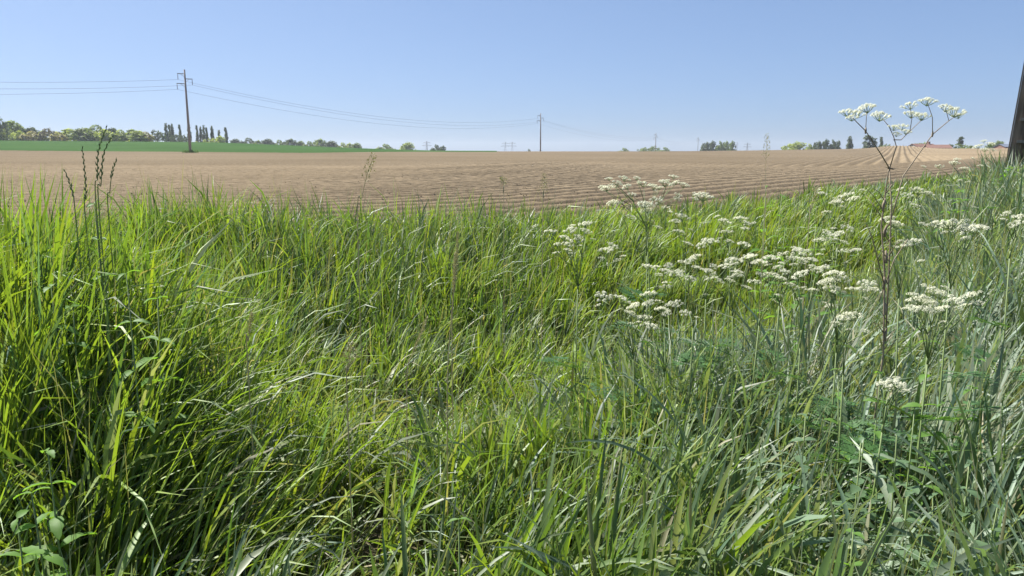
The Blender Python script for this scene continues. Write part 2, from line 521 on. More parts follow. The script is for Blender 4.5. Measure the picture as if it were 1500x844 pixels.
def sward(name, r0, r1, dens, n, fold, wmin, label, rng, power=1.3, rref=2.0):
    # positions in polar bands around the viewer's verge
    k = 40
    rs = np.geomspace(r0, r1, k + 1)
    XX = []; YY = []
    for a, b in zip(rs[:-1], rs[1:]):
        rm = 0.5 * (a + b)
        d = dens * min(1.0, (rref / rm) ** power)
        half = 0.80
        cnt = int(d * half * (b * b - a * a))
        ph = rng.uniform(-half, half, cnt)
        r = np.sqrt(rng.uniform(a * a, b * b, cnt))
        XX.append(r * np.sin(ph)); YY.append(r * np.cos(ph))
    X = np.concatenate(XX); Y = np.concatenate(YY)
    # gather into tufts
    cell = 0.16
    ix = np.floor(X / cell); iy = np.floor(Y / cell)
    tx = (ix + 0.2 + 0.6 * _hash(ix, iy, 5)) * cell; ty = (iy + 0.2 + 0.6 * _hash(ix, iy, 6)) * cell
    pull = 0.45 * _hash(ix, iy, 8)
    X = X + (tx - X) * pull; Y = Y + (ty - Y) * pull
    tuft_head = _hash(ix, iy, 12) * 2 * math.pi
    tuft_h = _hash(ix, iy, 13)
    u = udist(X, Y); v = -u
    keep = (u < 0.35 * noise(X * 2, Y * 2, 2) + 0.05) & (np.hypot(X, Y) > r0 * 0.98)
    # flattened, thin patch on the ditch floor
    flat = np.exp(-(((X + 0.42) / 0.55) ** 2 + ((Y - 3.55) / 0.55) ** 2))
    flat = np.maximum(flat, 0.75 * np.exp(-(((X + 0.60) / 0.45) ** 2 + ((Y - 2.0) / 0.45) ** 2)))
    flat = np.maximum(flat, 0.5 * np.exp(-(((X + 0.95) / 0.4) ** 2 + ((Y - 1.55) / 0.3) ** 2)))
    keep &= rng.random(len(X)) > 0.55 * flat
    cov = sstep(0.16, 0.50, 0.6 * noise(X * 3.3, Y * 3.3, 31) + 0.4 * noise(X * 8, Y * 8, 32))
    keep &= rng.random(len(X)) < 0.18 + 0.82 * cov
    X, Y, u, v, flat, tuft_head, tuft_h = [q[keep] for q in (X, Y, u, v, flat, tuft_head, tuft_h)]
    N = len(X)
    rr = np.hypot(X, Y)
    Z = ground_z(X, Y) - 0.01
    nz1 = noise(X * 1.1, Y * 1.1, 21); nz2 = noise(X * 2.7, Y * 2.7, 22)
    # how far onto the right-hand glaucous verge
    right = sstep(-0.15, 0.75, X - 0.10 * (Y - 1.5)) * sstep(2.7, 3.7, v + 1.4 * sstep(3.0, 7.0, X))
    left = sstep(-0.55, -1.5, X) * sstep(5.0, 3.2, Y)
    tall = sstep(-0.75, -1.5, X + 0.18 * (Y - 2.4)) * sstep(1.7, 2.1, Y) * sstep(3.8, 2.8, Y)
    ditch = np.exp(-((v - 3.0) / 1.2) ** 2) * sstep(-1.6, -0.4, X)
    bank = sstep(2.6, 1.0, v)
    H = 0.50 + 0.16 * (nz1 - 0.5) + 0.16 * (nz2 - 0.5)
    H = H + 0.08 * left + 0.26 * tall + 0.06 * right - 0.08 * ditch * (1 - right) + 0.04 * bank
    fresh = sstep(-0.2, 1.3, X) * sstep(3.3, 2.3, v) * sstep(0.0, 0.5, v)
    H = H + 0.25 * right * sstep(5, 10, rr) - 0.13 * fresh
    H = H * (1 - 0.55 * flat) * (0.72 + 0.5 * tuft_h)
    H = H * (1 - 0.28 * sstep(1.5, 0.8, rr))
    H = H * (1 - 0.25 * sstep(0.45, -0.05, v)) + 0.06 * bank * sstep(-3.6, -5.0, X) - 0.03 * bank * sstep(-0.8, -1.5, X) * sstep(-4.2, -3.2, X)
    L = H * rng.uniform(0.55, 1.18, N)
    W = rng.uniform(0.0042, 0.0105, N) * (1 + 0.2 * right)
    broad = rng.random(N) < 0.22
    W = np.where(broad, W * rng.uniform(1.5, 2.1, N), W)
    W = np.maximum(W, wmin * rr) * (0.85 + 0.3 * tuft_h)
    # lean with the breeze, to the right and a little towards the viewer
    wind = math.radians(-20)
    hd = rng.uniform(0, 2 * math.pi, N)
    swirl = 9.0 * noise(X * 0.9, Y * 0.9, 41)
    ex = np.cos(hd) + 0.7 * np.cos(tuft_head) + 0.6 * np.cos(swirl) + 0.4 * math.cos(wind)
    ey = np.sin(hd) + 0.7 * np.sin(tuft_head) + 0.6 * np.sin(swirl) + 0.4 * math.sin(wind)
    head = np.arctan2(ey, ex)
    tilt = np.abs(rng.normal(0.12, 0.22, N)) + 0.75 * flat * rng.random(N)
    curl = np.abs(rng.normal(0.55, 0.6, N)) + 0.5 * flat
    arch = rng.random(N) < (0.16 + 0.12 * right)
    curl = np.where(arch, curl + rng.uniform(0.7, 1.5, N), curl)
    L = np.where(arch, L * 1.15, L)
    twist = rng.normal(0, 0.9, N)
    W = W * (1 + 0.42 * sstep(2.3, 1.4, rr))
    # thin straight culms among the leaves
    culm = rng.random(N) < 0.035
    W = np.where(culm, np.maximum(0.0022, 0.0009 * rr), W); L = np.minimum(np.where(culm, L * 1.25, L), np.where(rr < 1.9, 0.72, 1.0))
    curl = np.where(culm, curl * 0.15, curl)
    # colours
    p_blue = np.clip(0.10 + 0.48 * right, 0, 1)
    p_grey = 0.10 + 0.26 * right + 0.30 * flat + 0.05 * ditch
    p_straw = 0.045 + 0.24 * flat + 0.03 * (nz2 > 0.6)
    p_yel = np.clip(0.14 + 0.65 * left * (Y < 2.6) + 0.30 * (nz1 > 0.58) * (1 - right) + 0.25 * ditch * (1 - right) + 0.35 * fresh * (1 - right), 0, 0.75)  # extra yellow at near left paints the glow of backlit blades
    q = rng.random(N)
    order = ['straw', 'grey', 'blue', 'yellow']
    cr = np.tile(np.array(TYPES['lush'][0]), (N, 1)); ct = np.tile(np.array(TYPES['lush'][1]), (N, 1))
    lo = np.zeros(N)
    for nm, p in zip(order, (p_straw, p_grey, p_blue, p_yel)):
        hi = np.minimum(lo + p, 1)
        m = (q >= lo) & (q < hi)
        cr[m] = TYPES[nm][0]; ct[m] = TYPES[nm][1]
        lo = hi
    dead = q < p_straw
    L = np.where(dead, L * 0.75, L); tilt = np.where(dead, tilt + rng.uniform(0.2, 1.0, N), tilt)
    g = rng.normal(1, 0.18, (N, 1)).clip(0.55, 1.6)
    hue = rng.normal(0, 0.07, (N, 1))
    sh_ = np.concatenate([1 + hue, np.ones((N, 1)), 1 - hue], 1)
    cr = cr * g * sh_; ct = ct * g * sh_
    # some tips and roots have dried off
    cr[culm] = (0.17, 0.19, 0.09); ct[culm] = (0.22, 0.21, 0.12)
    dry = rng.random(N) < 0.03
    ct[dry] = np.array([0.28, 0.25, 0.14])
    V, F, T, C = blades(X, Y, Z, L, W, head, tilt, curl, cr, ct, n, fold, twist, rng)
    me = np_mesh(name, V, F, T, C)
    return obj(name, me, None, [M_GRASS], kind='stuff', label=label, category='grass')

rg = np.random.default_rng(3)
sward('grass', 0.62, 2.3, 3600, 7, True, 0.0, 'tall green and blue-green grass blades filling the nearest verge', rg)
sward('grass', 2.3, 6.0, 3300, 5, False, 0.0016, 'dense mixed green grass on the ditch banks in the middle distance', rg, power=0.9, rref=2.3)
sward('grass', 6.0, 34.0, 1900, 4, False, 0.0014, 'far strip of bright green grass along the edge of the bare field', rg, power=1.45, rref=6.0)

# ------------------------------------------------------------------ trees
def crown_mesh(kind, seed):
    """unit-height crown: leaf faces gathered in clumps, gaps between the clumps"""
    r = np.random.default_rng(seed)
    if kind == 'poplar':
        nc, nl, ls = 44, 26, 0.034
        t = r.uniform(0.06, 0.97, nc); rad = 0.105 * np.sin(np.pi * np.clip(t * 0.92 + 0.05, 0, 1)) ** 0.6
        a = r.uniform(0, 6.28, nc); q = np.sqrt(r.random(nc))
        C = np.stack([rad * q * np.cos(a), rad * q * np.sin(a), t], -1); cr = 0.045 + 0.03 * r.random(nc)
        cz = 1.9
    elif kind == 'bush':
        nc, nl, ls = 34, 26, 0.055
        a = r.uniform(0, 6.28, nc); el = np.arcsin(r.random(nc)); q = r.random(nc) ** 0.4
        C = np.stack([0.62 * q * np.cos(a) * np.cos(el), 0.62 * q * np.sin(a) * np.cos(el), 0.08 + 0.8 * q * np.sin(el)], -1)
        cr = 0.10 + 0.09 * r.random(nc); cz = 0.8
    elif kind == 'pine':
        nc, nl, ls = 36, 26, 0.035
        t = r.uniform(0.3, 0.98, nc); rad = 0.26 * (1 - t) ** 0.7 + 0.03
        a = r.uniform(0, 6.28, nc); q = r.random(nc) ** 0.5
        C = np.stack([rad * q * np.cos(a), rad * q * np.sin(a), t], -1); cr = 0.05 + 0.03 * r.random(nc); cz = 0.7
    elif kind == 'open':
        nc, nl, ls = 56, 20, 0.036
        a = r.uniform(0, 6.28, nc); el = np.arcsin(r.uniform(-0.45, 1, nc)); q = r.random(nc) ** 0.33
        C = np.stack([0.38 * q * np.cos(a) * np.cos(el), 0.38 * q * np.sin(a) * np.cos(el), 0.58 + 0.36 * q * np.sin(el)], -1)
        cr = 0.05 + 0.05 * r.random(nc); cz = 0.9
    else:
        nc, nl, ls = 70, 26, 0.048
        a = r.uniform(0, 6.28, nc); el = np.arcsin(r.uniform(-0.95, 1, nc)); q = r.random(nc) ** 0.36
        C = np.stack([0.42 * q * np.cos(a) * np.cos(el), 0.42 * q * np.sin(a) * np.cos(el), 0.50 + 0.44 * q * np.sin(el)], -1)
        cr = 0.075 + 0.07 * r.random(nc); cz = 0.9
    n = nc * nl
    ci = np.repeat(np.arange(nc), nl)
    d = r.normal(size=(n, 3)); d /= np.linalg.norm(d, axis=1)[:, None]
    P = C[ci] + d * (cr[ci] * r.random(n) ** 0.4)[:, None] * np.array([1, 1, cz])
    P[:, 2] = np.clip(P[:, 2], 0.02, 1.0)
    nn = d + r.normal(0, 0.55, (n, 3)) + np.array([0, 0, 0.35]); nn /= np.linalg.norm(nn, axis=1)[:, None]
    ax = np.cross(nn, r.normal(size=(n, 3))); ax /= np.linalg.norm(ax, axis=1)[:, None]
    bx = np.cross(nn, ax)
    sz = ls * r.uniform(0.6, 1.3, n)[:, None]
    V = np.stack([P - ax * sz, P - bx * sz * 0.6, P + ax * sz, P + bx * sz * 0.6], 1).reshape(-1, 3)
    return np_mesh(kind + '_crown', V, np.arange(4 * n), np.full(n, 4), smooth=False)

def trunk_mesh(kind, seed):
    r = random.Random(seed)
    mb = MB()
    top = {'poplar': 0.92, 'bush': 0.5, 'pine': 0.95}.get(kind, 0.72)
    w = {'poplar': 0.018, 'bush': 0.02, 'pine': 0.02}.get(kind, 0.028)
    pts = [(0, 0, -0.03)]
    for i in range(1, 6):
        pts.append((r.uniform(-1, 1) * 0.012 * i, r.uniform(-1, 1) * 0.012 * i, top * i / 5))
    mb.tube(pts, [w * (1 - 0.16 * i) for i in range(6)], 6)
    for k in range(7):
        i = r.randint(1, 4); p = Vector(pts[i]); a = r.uniform(0, 6.28)
        le = {'poplar': 0.07, 'bush': 0.4, 'pine': 0.14}.get(kind, 0.3) * r.uniform(0.6, 1.1)
        up = le * (1.6 if kind == 'poplar' else 0.7)
        q = p + Vector((math.cos(a) * le, math.sin(a) * le, up))
        mid = p.lerp(q, 0.5) + Vector((0, 0, -0.02))
        q.z = min(q.z, 0.97)
        mb.tube([p, mid, q], [w * 0.45, w * 0.3, w * 0.12], 5)
    return mb.mesh(kind + '_trunk')

CROWN = {k: [crown_mesh(k, 100 * i + j) for j in range(3)] for i, k in enumerate(('round', 'open', 'poplar', 'bush', 'pine'))}
TRUNK = {k: trunk_mesh(k, i) for i, k in enumerate(('round', 'open', 'poplar', 'bush', 'pine'))}
for k in TRUNK:
    TRUNK[k].materials.append(M_BARK)
    for c in CROWN[k]:
        c.materials.append(TREE_M['mid'])
TW = {'round': 0.95, 'open': 0.85, 'poplar': 0.24, 'bush': 1.4, 'pine': 0.5}
NT = [0]
def tree(px, top, wpx, kind, tone, dist, label, group):
    p = at(px, 215, dist)
    z = float(field_z(np.array([p.x]), np.array([p.y]))[0])
    h = at(px, top, dist).z - z
    w = wpx * dist / FPX / TW[kind] * ((1.5 if px < 225 else 1.35) if kind in ('round', 'open', 'bush') else 1.05)
    NT[0] += 1
    nm = {'round': 'broadleaf_tree', 'open': 'broadleaf_tree', 'poplar': 'poplar_tree', 'bush': 'bush', 'pine': 'pine_tree'}[kind]
    t = thing(nm, (p.x, p.y, z), label, 'bush' if kind == 'bush' else 'tree', group, rz=NT[0] * 2.1)
    t.scale = (w, w, h)
    c = obj('crown', CROWN[kind][NT[0] % 3], t)
    c.material_slots[0].link = 'OBJECT'; c.material_slots[0].material = TREE_M[tone]
    obj('trunk', TRUNK[kind], t)
    return t

G1 = 'tree line behind the green crop'
LEFT = [
    (1, 167, 16, 'open', 'dark', 350, 'tall dark tree cut by the left edge, highest of the tree line'),
    (16, 176, 30, 'round', 'mid', 362, 'large olive-green tree just right of the tall dark edge tree'),
    (31, 184, 20, 'round', 'mid', 372, 'dull green tree behind the pale trees near the left edge'),
    (12, 188, 20, 'round', 'pale', 352, 'low pale green tree in front of the large olive tree'),
    (28, 191, 16, 'round', 'pale', 348, 'small pale yellow-green tree, second pale one from the left edge'),
    (48, 186, 20, 'round', 'dark', 375, 'darker tree standing behind the pale buff tree'),
    (48, 192, 20, 'round', 'buff', 348, 'buff-coloured spring tree left of the twiggy upright tree'),
    (62, 191, 16, 'round', 'pale', 352, 'pale tree between the buff tree and the twiggy tree'),
    (73, 187, 17, 'open', 'twig', 350, 'upright twiggy brownish tree barely in leaf'),
    (87, 193, 16, 'round', 'buff', 346, 'low buff tree right of the twiggy tree'),
    (99, 188, 28, 'round', 'pale', 356, 'broad pale green tree in the middle of the left wood'),
    (124, 187, 30, 'round', 'mid', 350, 'wide rounded olive tree left of the tall grass ears'),
    (142, 183, 26, 'round', 'mid', 368, 'tallest mid-green tree, behind the tall grass ears'),
    (152, 189, 20, 'round', 'pale', 350, 'pale tree showing between the two tall grass ears'),
    (166, 187, 18, 'round', 'dark', 362, 'dark tree just right of the tall grass ears'),
    (177, 190, 18, 'round', 'pale', 350, 'pale green tree right of the dark tree, near the ears'),
    (192, 189, 22, 'round', 'mid', 352, 'rounded green tree third from the right end of the left wood'),
    (203, 191, 20, 'round', 'pale', 347, 'yellowish-green tree next to last in the left wood'),
    (214, 193, 16, 'round', 'buff', 350, 'yellowish tree at the right end of the left wood'),
]
for a in LEFT:
    tree(*a, G1)
G2 = 'poplars and bushes around the leaning pole'
POPS = [
    (232, 188, 20, 'open', 'dark', 410, 'rounded bare-looking dark tree left of the first poplars'),
    (226, 203, 14, 'bush', 'buff', 380, 'tawny low bush left of the first poplars'),
    (245, 181, 6, 'poplar', 'dark', 420, 'leftmost and tallest dark poplar left of the near pole'),
    (250, 183, 5, 'poplar', 'dark', 424, 'second poplar from the left in the group left of the near pole'),
    (254, 182, 5, 'poplar', 'dark', 420, 'third poplar from the left in the group left of the near pole'),
    (259, 196, 14, 'open', 'dark', 415, 'low dark tree between the triple poplars and the single poplar'),
    (265, 183, 5, 'poplar', 'dark', 420, 'single slender poplar closest on the left of the near pole'),
    (270, 197, 12, 'open', 'dark', 412, 'low dark tree just left of the near pole'),
    (278.5, 183, 6, 'poplar', 'dark', 416, 'poplar standing directly behind the near pole'),
    (290, 184, 4.5, 'poplar', 'dark', 420, 'first poplar to the right of the near pole'),
    (295.5, 186, 4.5, 'poplar', 'dark', 422, 'second poplar to the right of the near pole'),
    (300, 184, 4.5, 'poplar', 'dark', 420, 'third poplar to the right of the near pole'),
    (304, 187, 4.5, 'poplar', 'dark', 424, 'fourth and shortest poplar in the row right of the near pole'),
    (312, 185, 5, 'poplar', 'dark', 420, 'poplar standing alone right of the row of four'),
    (322, 191, 5, 'poplar', 'dark', 422, 'short poplar between the two last poplars on the right'),
    (332, 187, 5.5, 'poplar', 'dark', 418, 'last poplar on the right before the low tree line'),
    (289, 200, 18, 'bush', 'pale', 405, 'pale bush at the feet of the poplars right of the near pole'),
    (306, 201, 18, 'bush', 'pale', 404, 'pale bush below the lone poplar'),
    (321, 199, 18, 'round', 'pale', 405, 'pale yellow-green tree at the foot of the short poplar'),
]
for a in POPS:
    tree(*a, G2)
G3 = 'low hazy tree line behind the crop'
LOW = [
    (345, 203, 16, 'round', 'dark', 520, 'low dark tree at the left start of the hazy tree line'),
    (363, 202, 20, 'round', 'dark', 530, 'dark rounded tree second in the hazy tree line'),
    (377, 205, 14, 'round', 'mid', 530, 'small tree third in the hazy tree line'),
    (392, 203, 18, 'round', 'dark', 530, 'dark tree fourth in the hazy tree line'),
    (408, 205, 16, 'round', 'mid', 535, 'greyish tree fifth in the hazy tree line'),
    (424, 203, 22, 'round', 'dark', 530, 'broad dark tree in the middle of the hazy tree line'),
    (440, 206, 14, 'round', 'mid', 535, 'small tree right of the broad dark one in the hazy line'),
    (452, 207, 14, 'round', 'mid', 530, 'low tree left of the tallest pair in the hazy line'),
    (467, 203, 22, 'round', 'mid', 535, 'tallest green tree near the right of the hazy line'),
    (485, 206, 20, 'round', 'dark', 530, 'dark tree just right of the tallest in the hazy line'),
    (501, 209, 14, 'round', 'pale', 530, 'paler low tree third from the right end of the hazy line'),
    (511, 209, 12, 'round', 'pale', 535, 'paler low tree second from the right end of the hazy line'),
    (522, 209, 16, 'round', 'mid', 530, 'rounded tree at the right end of the hazy line'),
    (563, 211, 22, 'round', 'mid', 560, 'round tree left of the gap before the paler bushy tree'),
    (576, 214, 14, 'bush', 'mid', 560, 'low bush right of the round tree beyond the crop'),
    (597, 208, 20, 'round', 'pale', 560, 'paler bushy tree standing alone left of the far pylon'),
    (638, 212, 14, 'round', 'dark', 560, 'dark tree immediately right of the far pylon'),
    (648, 213, 11, 'round', 'dark', 560, 'small dark tree at the right end beside the far pylon'),
]
for a in LOW:
    tree(*a, G3)
G4 = 'trees beyond the skyline of the bare field'
SKYL = [
    (761, 220, 8, 'bush', 'dark', 700, 'tiny bush just right of the double-masted pylon'),
    (774, 218.5, 9, 'round', 'dark', 700, 'small dark tree left of the middle pole'),
    (784, 220.5, 8, 'bush', 'dark', 700, 'tiny bush touching the middle pole on its left'),
    (895, 219, 9, 'bush', 'mid', 700, 'tiny bush at the left of the far tree group on the skyline'),
    (913, 217, 18, 'round', 'mid', 700, 'low tree left of the tree group with the third pole'),
    (946, 214.5, 22, 'open', 'mid', 700, 'spreading pale tree left of the third pole'),
    (958, 213.5, 18, 'open', 'mid', 710, 'open-crowned tree directly behind the third pole'),
    (973, 216, 18, 'round', 'mid', 700, 'low round tree right of the third pole'),
    (1034, 207.5, 13, 'round', 'dark', 600, 'first dark tree of the dense clump right of the fourth pole'),
    (1043, 206, 12, 'round', 'dark', 605, 'second dark tree of the dense clump, darkest of all'),
    (1054, 207, 11, 'round', 'mid', 600, 'third tree of the dense clump, after a gap'),
    (1063, 206, 11, 'round', 'mid', 605, 'fourth tree of the dense clump'),
    (1072, 206, 10, 'round', 'mid', 600, 'rightmost tree of the dense clump'),
    (1103, 220, 9, 'bush', 'mid', 700, 'small bush right of the fifth pole on the skyline'),
    (1152, 213, 16, 'bush', 'pale', 520, 'low pale bush left of the large rounded tree'),
    (1166, 207.5, 32, 'round', 'pale', 525, 'large rounded pale tree left of the dark conifer-like row'),
    (1185, 211, 14, 'round', 'pale', 520, 'smaller pale tree tucked against the dark row'),
    (1198, 206, 13, 'round', 'dark', 470, 'leftmost tree of the dark row on the skyline'),
    (1209, 203.5, 12, 'round', 'dark', 470, 'tallest tree of the dark row on the skyline'),
    (1219, 205, 11, 'round', 'dark', 472, 'third tree of the dark row on the skyline'),
    (1227, 205, 10, 'round', 'dark', 470, 'rightmost tree of the dark row on the skyline'),
]
for a in SKYL:
    tree(*a, G4)
G5 = 'trees around the farm on the right'
FARM = [
    (1245, 200, 8, 'poplar', 'dark', 420, 'slender dark columnar tree standing alone left of the farm'),
    (1254, 217, 16, 'bush', 'mid', 415, 'low hedge bush right of the slender columnar tree'),
    (1273, 198.5, 17, 'poplar', 'dark', 400, 'broad columnar tree behind the tall flower stem'),
    (1264, 217, 12, 'bush', 'mid', 405, 'low bush left of the broad columnar tree'),
    (1290, 201, 6, 'poplar', 'dark', 410, 'thin columnar tree right of the broad one'),
    (1297, 209, 13, 'open', 'mid', 405, 'sparse tree beside the thin columnar tree'),
    (1311, 208, 22, 'bush', 'mid', 330, 'dome-shaped bush on top of the furrowed rise'),
    (1336, 211, 18, 'round', 'dark', 350, 'dark tree left of the red-roofed farmhouse'),
    (1352, 208, 26, 'round', 'mid', 365, 'broad tree behind the red-roofed farmhouse'),
    (1390, 211, 15, 'round', 'dark', 330, 'round dark bush at the right end of the barn'),
    (1407, 200, 15, 'pine', 'dark', 345, 'pine rising above the bushes right of the barn'),
    (1413, 209, 30, 'bush', 'mid', 335, 'broad green bush under the pine'),
    (1460, 206, 22, 'round', 'mid', 340, 'rounded tree left of the blue-grey shed'),
]
for a in FARM:
    tree(*a, G5)

# ------------------------------------------------------------------ farm buildings
def house(px, dist, w, dp, ey, ry, roof_m, wall_m, rz, label, nwin, name='farmhouse', chimney=True, door=True):
    p = at(px, 215, dist)
    z = float(field_z(np.array([p.x]), np.array([p.y]))[0])
    eave = at(px, ey, dist).z - z; ridge = at(px, ry, dist).z - z
    t = thing(name, (p.x, p.y, z), label, 'building', None, rz)
    mb = MB(); mb.box((-w / 2, -dp / 2, -0.3), (w / 2, dp / 2, eave))
    for sx in (-1, 1):
        x = sx * w / 2
        mb.poly([(x, -dp / 2, eave), (x, dp / 2, eave), (x, 0, ridge)])
    obj('wall', mb.mesh('wall'), t, [wall_m])
    mb = MB(); o = 0.35
    zr = ridge + 0.12; ze = eave - o * (ridge - eave) / (dp / 2) + 0.12
    for sy in (-1, 1):
        y = sy * (dp / 2 + o)
        a = [(-w / 2 - o, y, ze), (w / 2 + o, y, ze), (w / 2 + o, 0, zr), (-w / 2 - o, 0, zr)]
        b = [(q[0], q[1], q[2] + 0.14) for q in a]
        mb.poly(a); mb.poly(b[::-1])
        for i in range(4):
            j = (i + 1) % 4
            if i != 2:
                mb.poly([a[i], a[j], b[j], b[i]])
    rf = obj('roof', mb.mesh('roof'), t, [roof_m])
    if chimney:
        mb = MB(); mb.box((w * 0.28, -0.4, ridge - 0.6), (w * 0.28 + 0.8, 0.4, ridge + 1.0)); mb.box((w * 0.28 - 0.08, -0.48, ridge + 1.003), (w * 0.28 + 0.88, 0.48, ridge + 1.15))
        obj('chimney', mb.mesh('chimney'), rf, [M_BRICK])
    for k in range(nwin):
        x = (-0.5 + (k + 0.7) / (nwin + 0.4)) * w
        mb = MB(); mb.box((x - 0.5, -dp / 2 - 0.04, eave - 1.4), (x + 0.5, -dp / 2 + 0.05, eave - 0.3))
        f = obj('window', mb.mesh('window'), t, [M_WALL])
        mb = MB(); mb.box((x - 0.42, -dp / 2 - 0.06, eave - 1.32), (x + 0.42, -dp / 2 - 0.045, eave - 0.38))
        obj('pane', mb.mesh('pane'), f, [M_PANE])
    if door:
        mb = MB(); mb.box((-0.5 * w + 0.6, -dp / 2 - 0.05, 0), (-0.5 * w + 1.7, -dp / 2 + 0.04, 2.1))
        obj('door', mb.mesh('door'), t, [M_DOOR])
    return t
house(1351, 330, 10, 7, 216.5, 211.5, M_ROOF, M_WALL, 0.25, 'long farmhouse with faded red roof behind the flower stems', 3)
house(1373, 318, 8.5, 8, 217.5, 213, M_ROOF, M_BRICK, -0.2, 'low brick barn with wide red roof right of the farmhouse', 2, 'barn', False)
house(1477, 330, 8, 7, 216, 212, M_SLATE, M_BRICK, 0.1, 'low shed with blue-grey roof beside the dark timber pole', 2, 'shed', False)

# ------------------------------------------------------------------ power line
def power_pole(px, py_top, dist, label, near=False):
    top = at(px, py_top, dist)
    z = float(field_z(np.array([top.x]), np.array([top.y]))[0])
    h = top.z - z
    t = thing('power_pole', (top.x, top.y, z), label, 'power pole', 'poles of the power line', rz=math.radians(28))
    mb = MB(); mb.tube([(0, 0, -0.4), (0, 0, h * 0.5), (0, 0, h)], [0.24, 0.19, 0.13], 8)
    obj('pole_shaft', mb.mesh('pole_shaft', True), t, [M_POLE])
    att = []
    for sx, dz, ln in ((-1, 0.7, 1.15), (1, 1.5, 1.15), (-1, 2.3, 1.35)):
        mb = MB(); mb.box((min(0, sx * ln), -0.06, h - dz - 0.06), (max(0, sx * ln), 0.06, h - dz + 0.06))
        mb.tube([(0, 0, h - dz - 0.55), (sx * ln * 0.55, 0, h - dz - 0.05)], 0.03, 5)
        arm = obj('crossarm', mb.mesh('crossarm'), t, [M_STEEL])
        mb = MB(); x = sx * (ln - 0.06)
        mb.tube([(x, 0, h - dz - 0.06), (x, 0, h - dz - 0.95)], 0.03, 6)
        for k in range(5):
            zz = h - dz - 0.25 - k * 0.14
            mb.tube([(x, 0, zz), (x, 0, zz - 0.05)], [0.05, 0.10], 8)
        obj('insulator', mb.mesh('insulator', True), arm, [M_GLASS])
        att.append(Matrix.Rotation(math.radians(28), 4, 'Z') @ Vector((x, 0, h - dz - 0.97)) + Vector((top.x, top.y, z)))
    if near:
        # tangle of weeds left uncut round the foot
        n = 160; r = np.random.default_rng(8)
        bx = r.normal(0, 0.5, n); by = r.normal(0, 0.3, n)
        V, F, T, C = blades(bx, by, np.zeros(n), r.uniform(0.3, 0.8, n), r.uniform(0.05, 0.10, n), r.uniform(0, 6.28, n), np.abs(r.normal(0.2, 0.2, n)),
                            r.uniform(0.2, 1.0, n), np.tile(np.array([[0.035, 0.07, 0.02]]), (n, 1)), np.tile(np.array([[0.05, 0.09, 0.025]]), (n, 1)), 3, False, r.normal(0, 0.5, n), r)
        obj('weeds_at_foot', np_mesh('weeds_at_foot', V, F, T, C), t, [M_GRASS], kind='stuff')
    return att
A1 = power_pole(270, 102, 130, 'tall grey power pole at the edge of the green crop, nearest of the line', True)
A2 = power_pole(792, 166, 250, 'second power pole, rising alone behind the skyline in the middle')
A3 = power_pole(961, 195, 385, 'third power pole, in front of the far tree group')
A4 = power_pole(1023, 201, 520, 'fourth power pole, left of the dense dark tree clump')
A5 = power_pole(1080, 208, 690, 'fifth and farthest power pole, right of the dense tree clump')
step = A1[0] - A2[0]
for k, lab in enumerate(('uppermost wire of the power line across the sky', 'middle wire of the power line, carried on the right-hand arms', 'lowest wire of the power line across the sky')):
    A0 = A1[k] + Vector((step.x, step.y, -1.6))
    nodes = [A0, A1[k], A2[k], A3[k], A4[k], A5[k]]
    pts = []
    for i in range(5):
        a, b = nodes[i], nodes[i + 1]
        n = 26 if i < 2 else 12
        sag = (3.6 if i < 2 else 2.4)
        for j in range(n + (i == 4)):
            t = j / n
            p = a.lerp(b, t); p.z -= 4 * sag * t * (1 - t)
            pts.append(p)
    mb = MB(); mb.tube(pts, 0.017, 5)
    obj('power_wire', mb.mesh('power_wire', True), None, [M_WIRE], label=lab, category='wire', group='wires of the power line')

def lattice_pylon(px, py_top, dist, label, twin=False):
    top = at(px, py_top, dist)
    z = float(field_z(np.array([top.x]), np.array([top.y]))[0])
    h = top.z - z
    t = thing('lattice_pylon', (top.x, top.y, z), label, 'pylon', 'far lattice pylons')
    def mast(x0):
        mb = MB(); b = h * 0.10; r = 0.22
        for sx in (-1, 1):
            for sy in (-1, 1):
                mb.tube([(x0 + sx * b, sy * b, 0), (x0 + sx * b * 0.3, sy * b * 0.3, h * 0.7), (x0 + sx * 0.2, sy * 0.2, h)], r, 4)
        for i in range(7):
            f0 = i / 7; f1 = (i + 1) / 7
            w0 = b * (1 - 0.75 * f0); w1 = b * (1 - 0.75 * f1)
            for sy in (-1, 1):
                mb.tube([(x0 - w0, sy * w0, h * f0), (x0 + w1, sy * w1, h * f1)], r * 0.6, 4)
                mb.tube([(x0 + w0, sy * w0, h * f0), (x0 - w1, sy * w1, h * f1)], r * 0.6, 4)
        obj('lattice_mast', mb.mesh('lattice_mast'), t, [M_STEEL])
        for f, l in ((0.72, 0.32), (0.9, 0.24)):
            mb = MB()
            mb.tube([(x0 - h * l, 0, h * f), (x0 + h * l, 0, h * f)], r * 1.2, 4)
            mb.tube([(x0 - h * l, 0, h * f), (x0, 0, h * (f + 0.07)), (x0 + h * l, 0, h * f)], r * 0.8, 4)
            obj('crossarm', mb.mesh('crossarm'), t, [M_STEEL])
    if twin:
        mast(-h * 0.22); mast(h * 0.24)
    else:
        mast(0)
lattice_pylon(625, 207, 1300, 'faint lattice pylon between two trees on the left skyline')
lattice_pylon(745, 208, 1500, 'faint twin-masted pylon on the skyline left of the middle pole', True)
lattice_pylon(1095, 209.5, 1500, 'faint lattice pylon on the skyline right of the fifth pole')

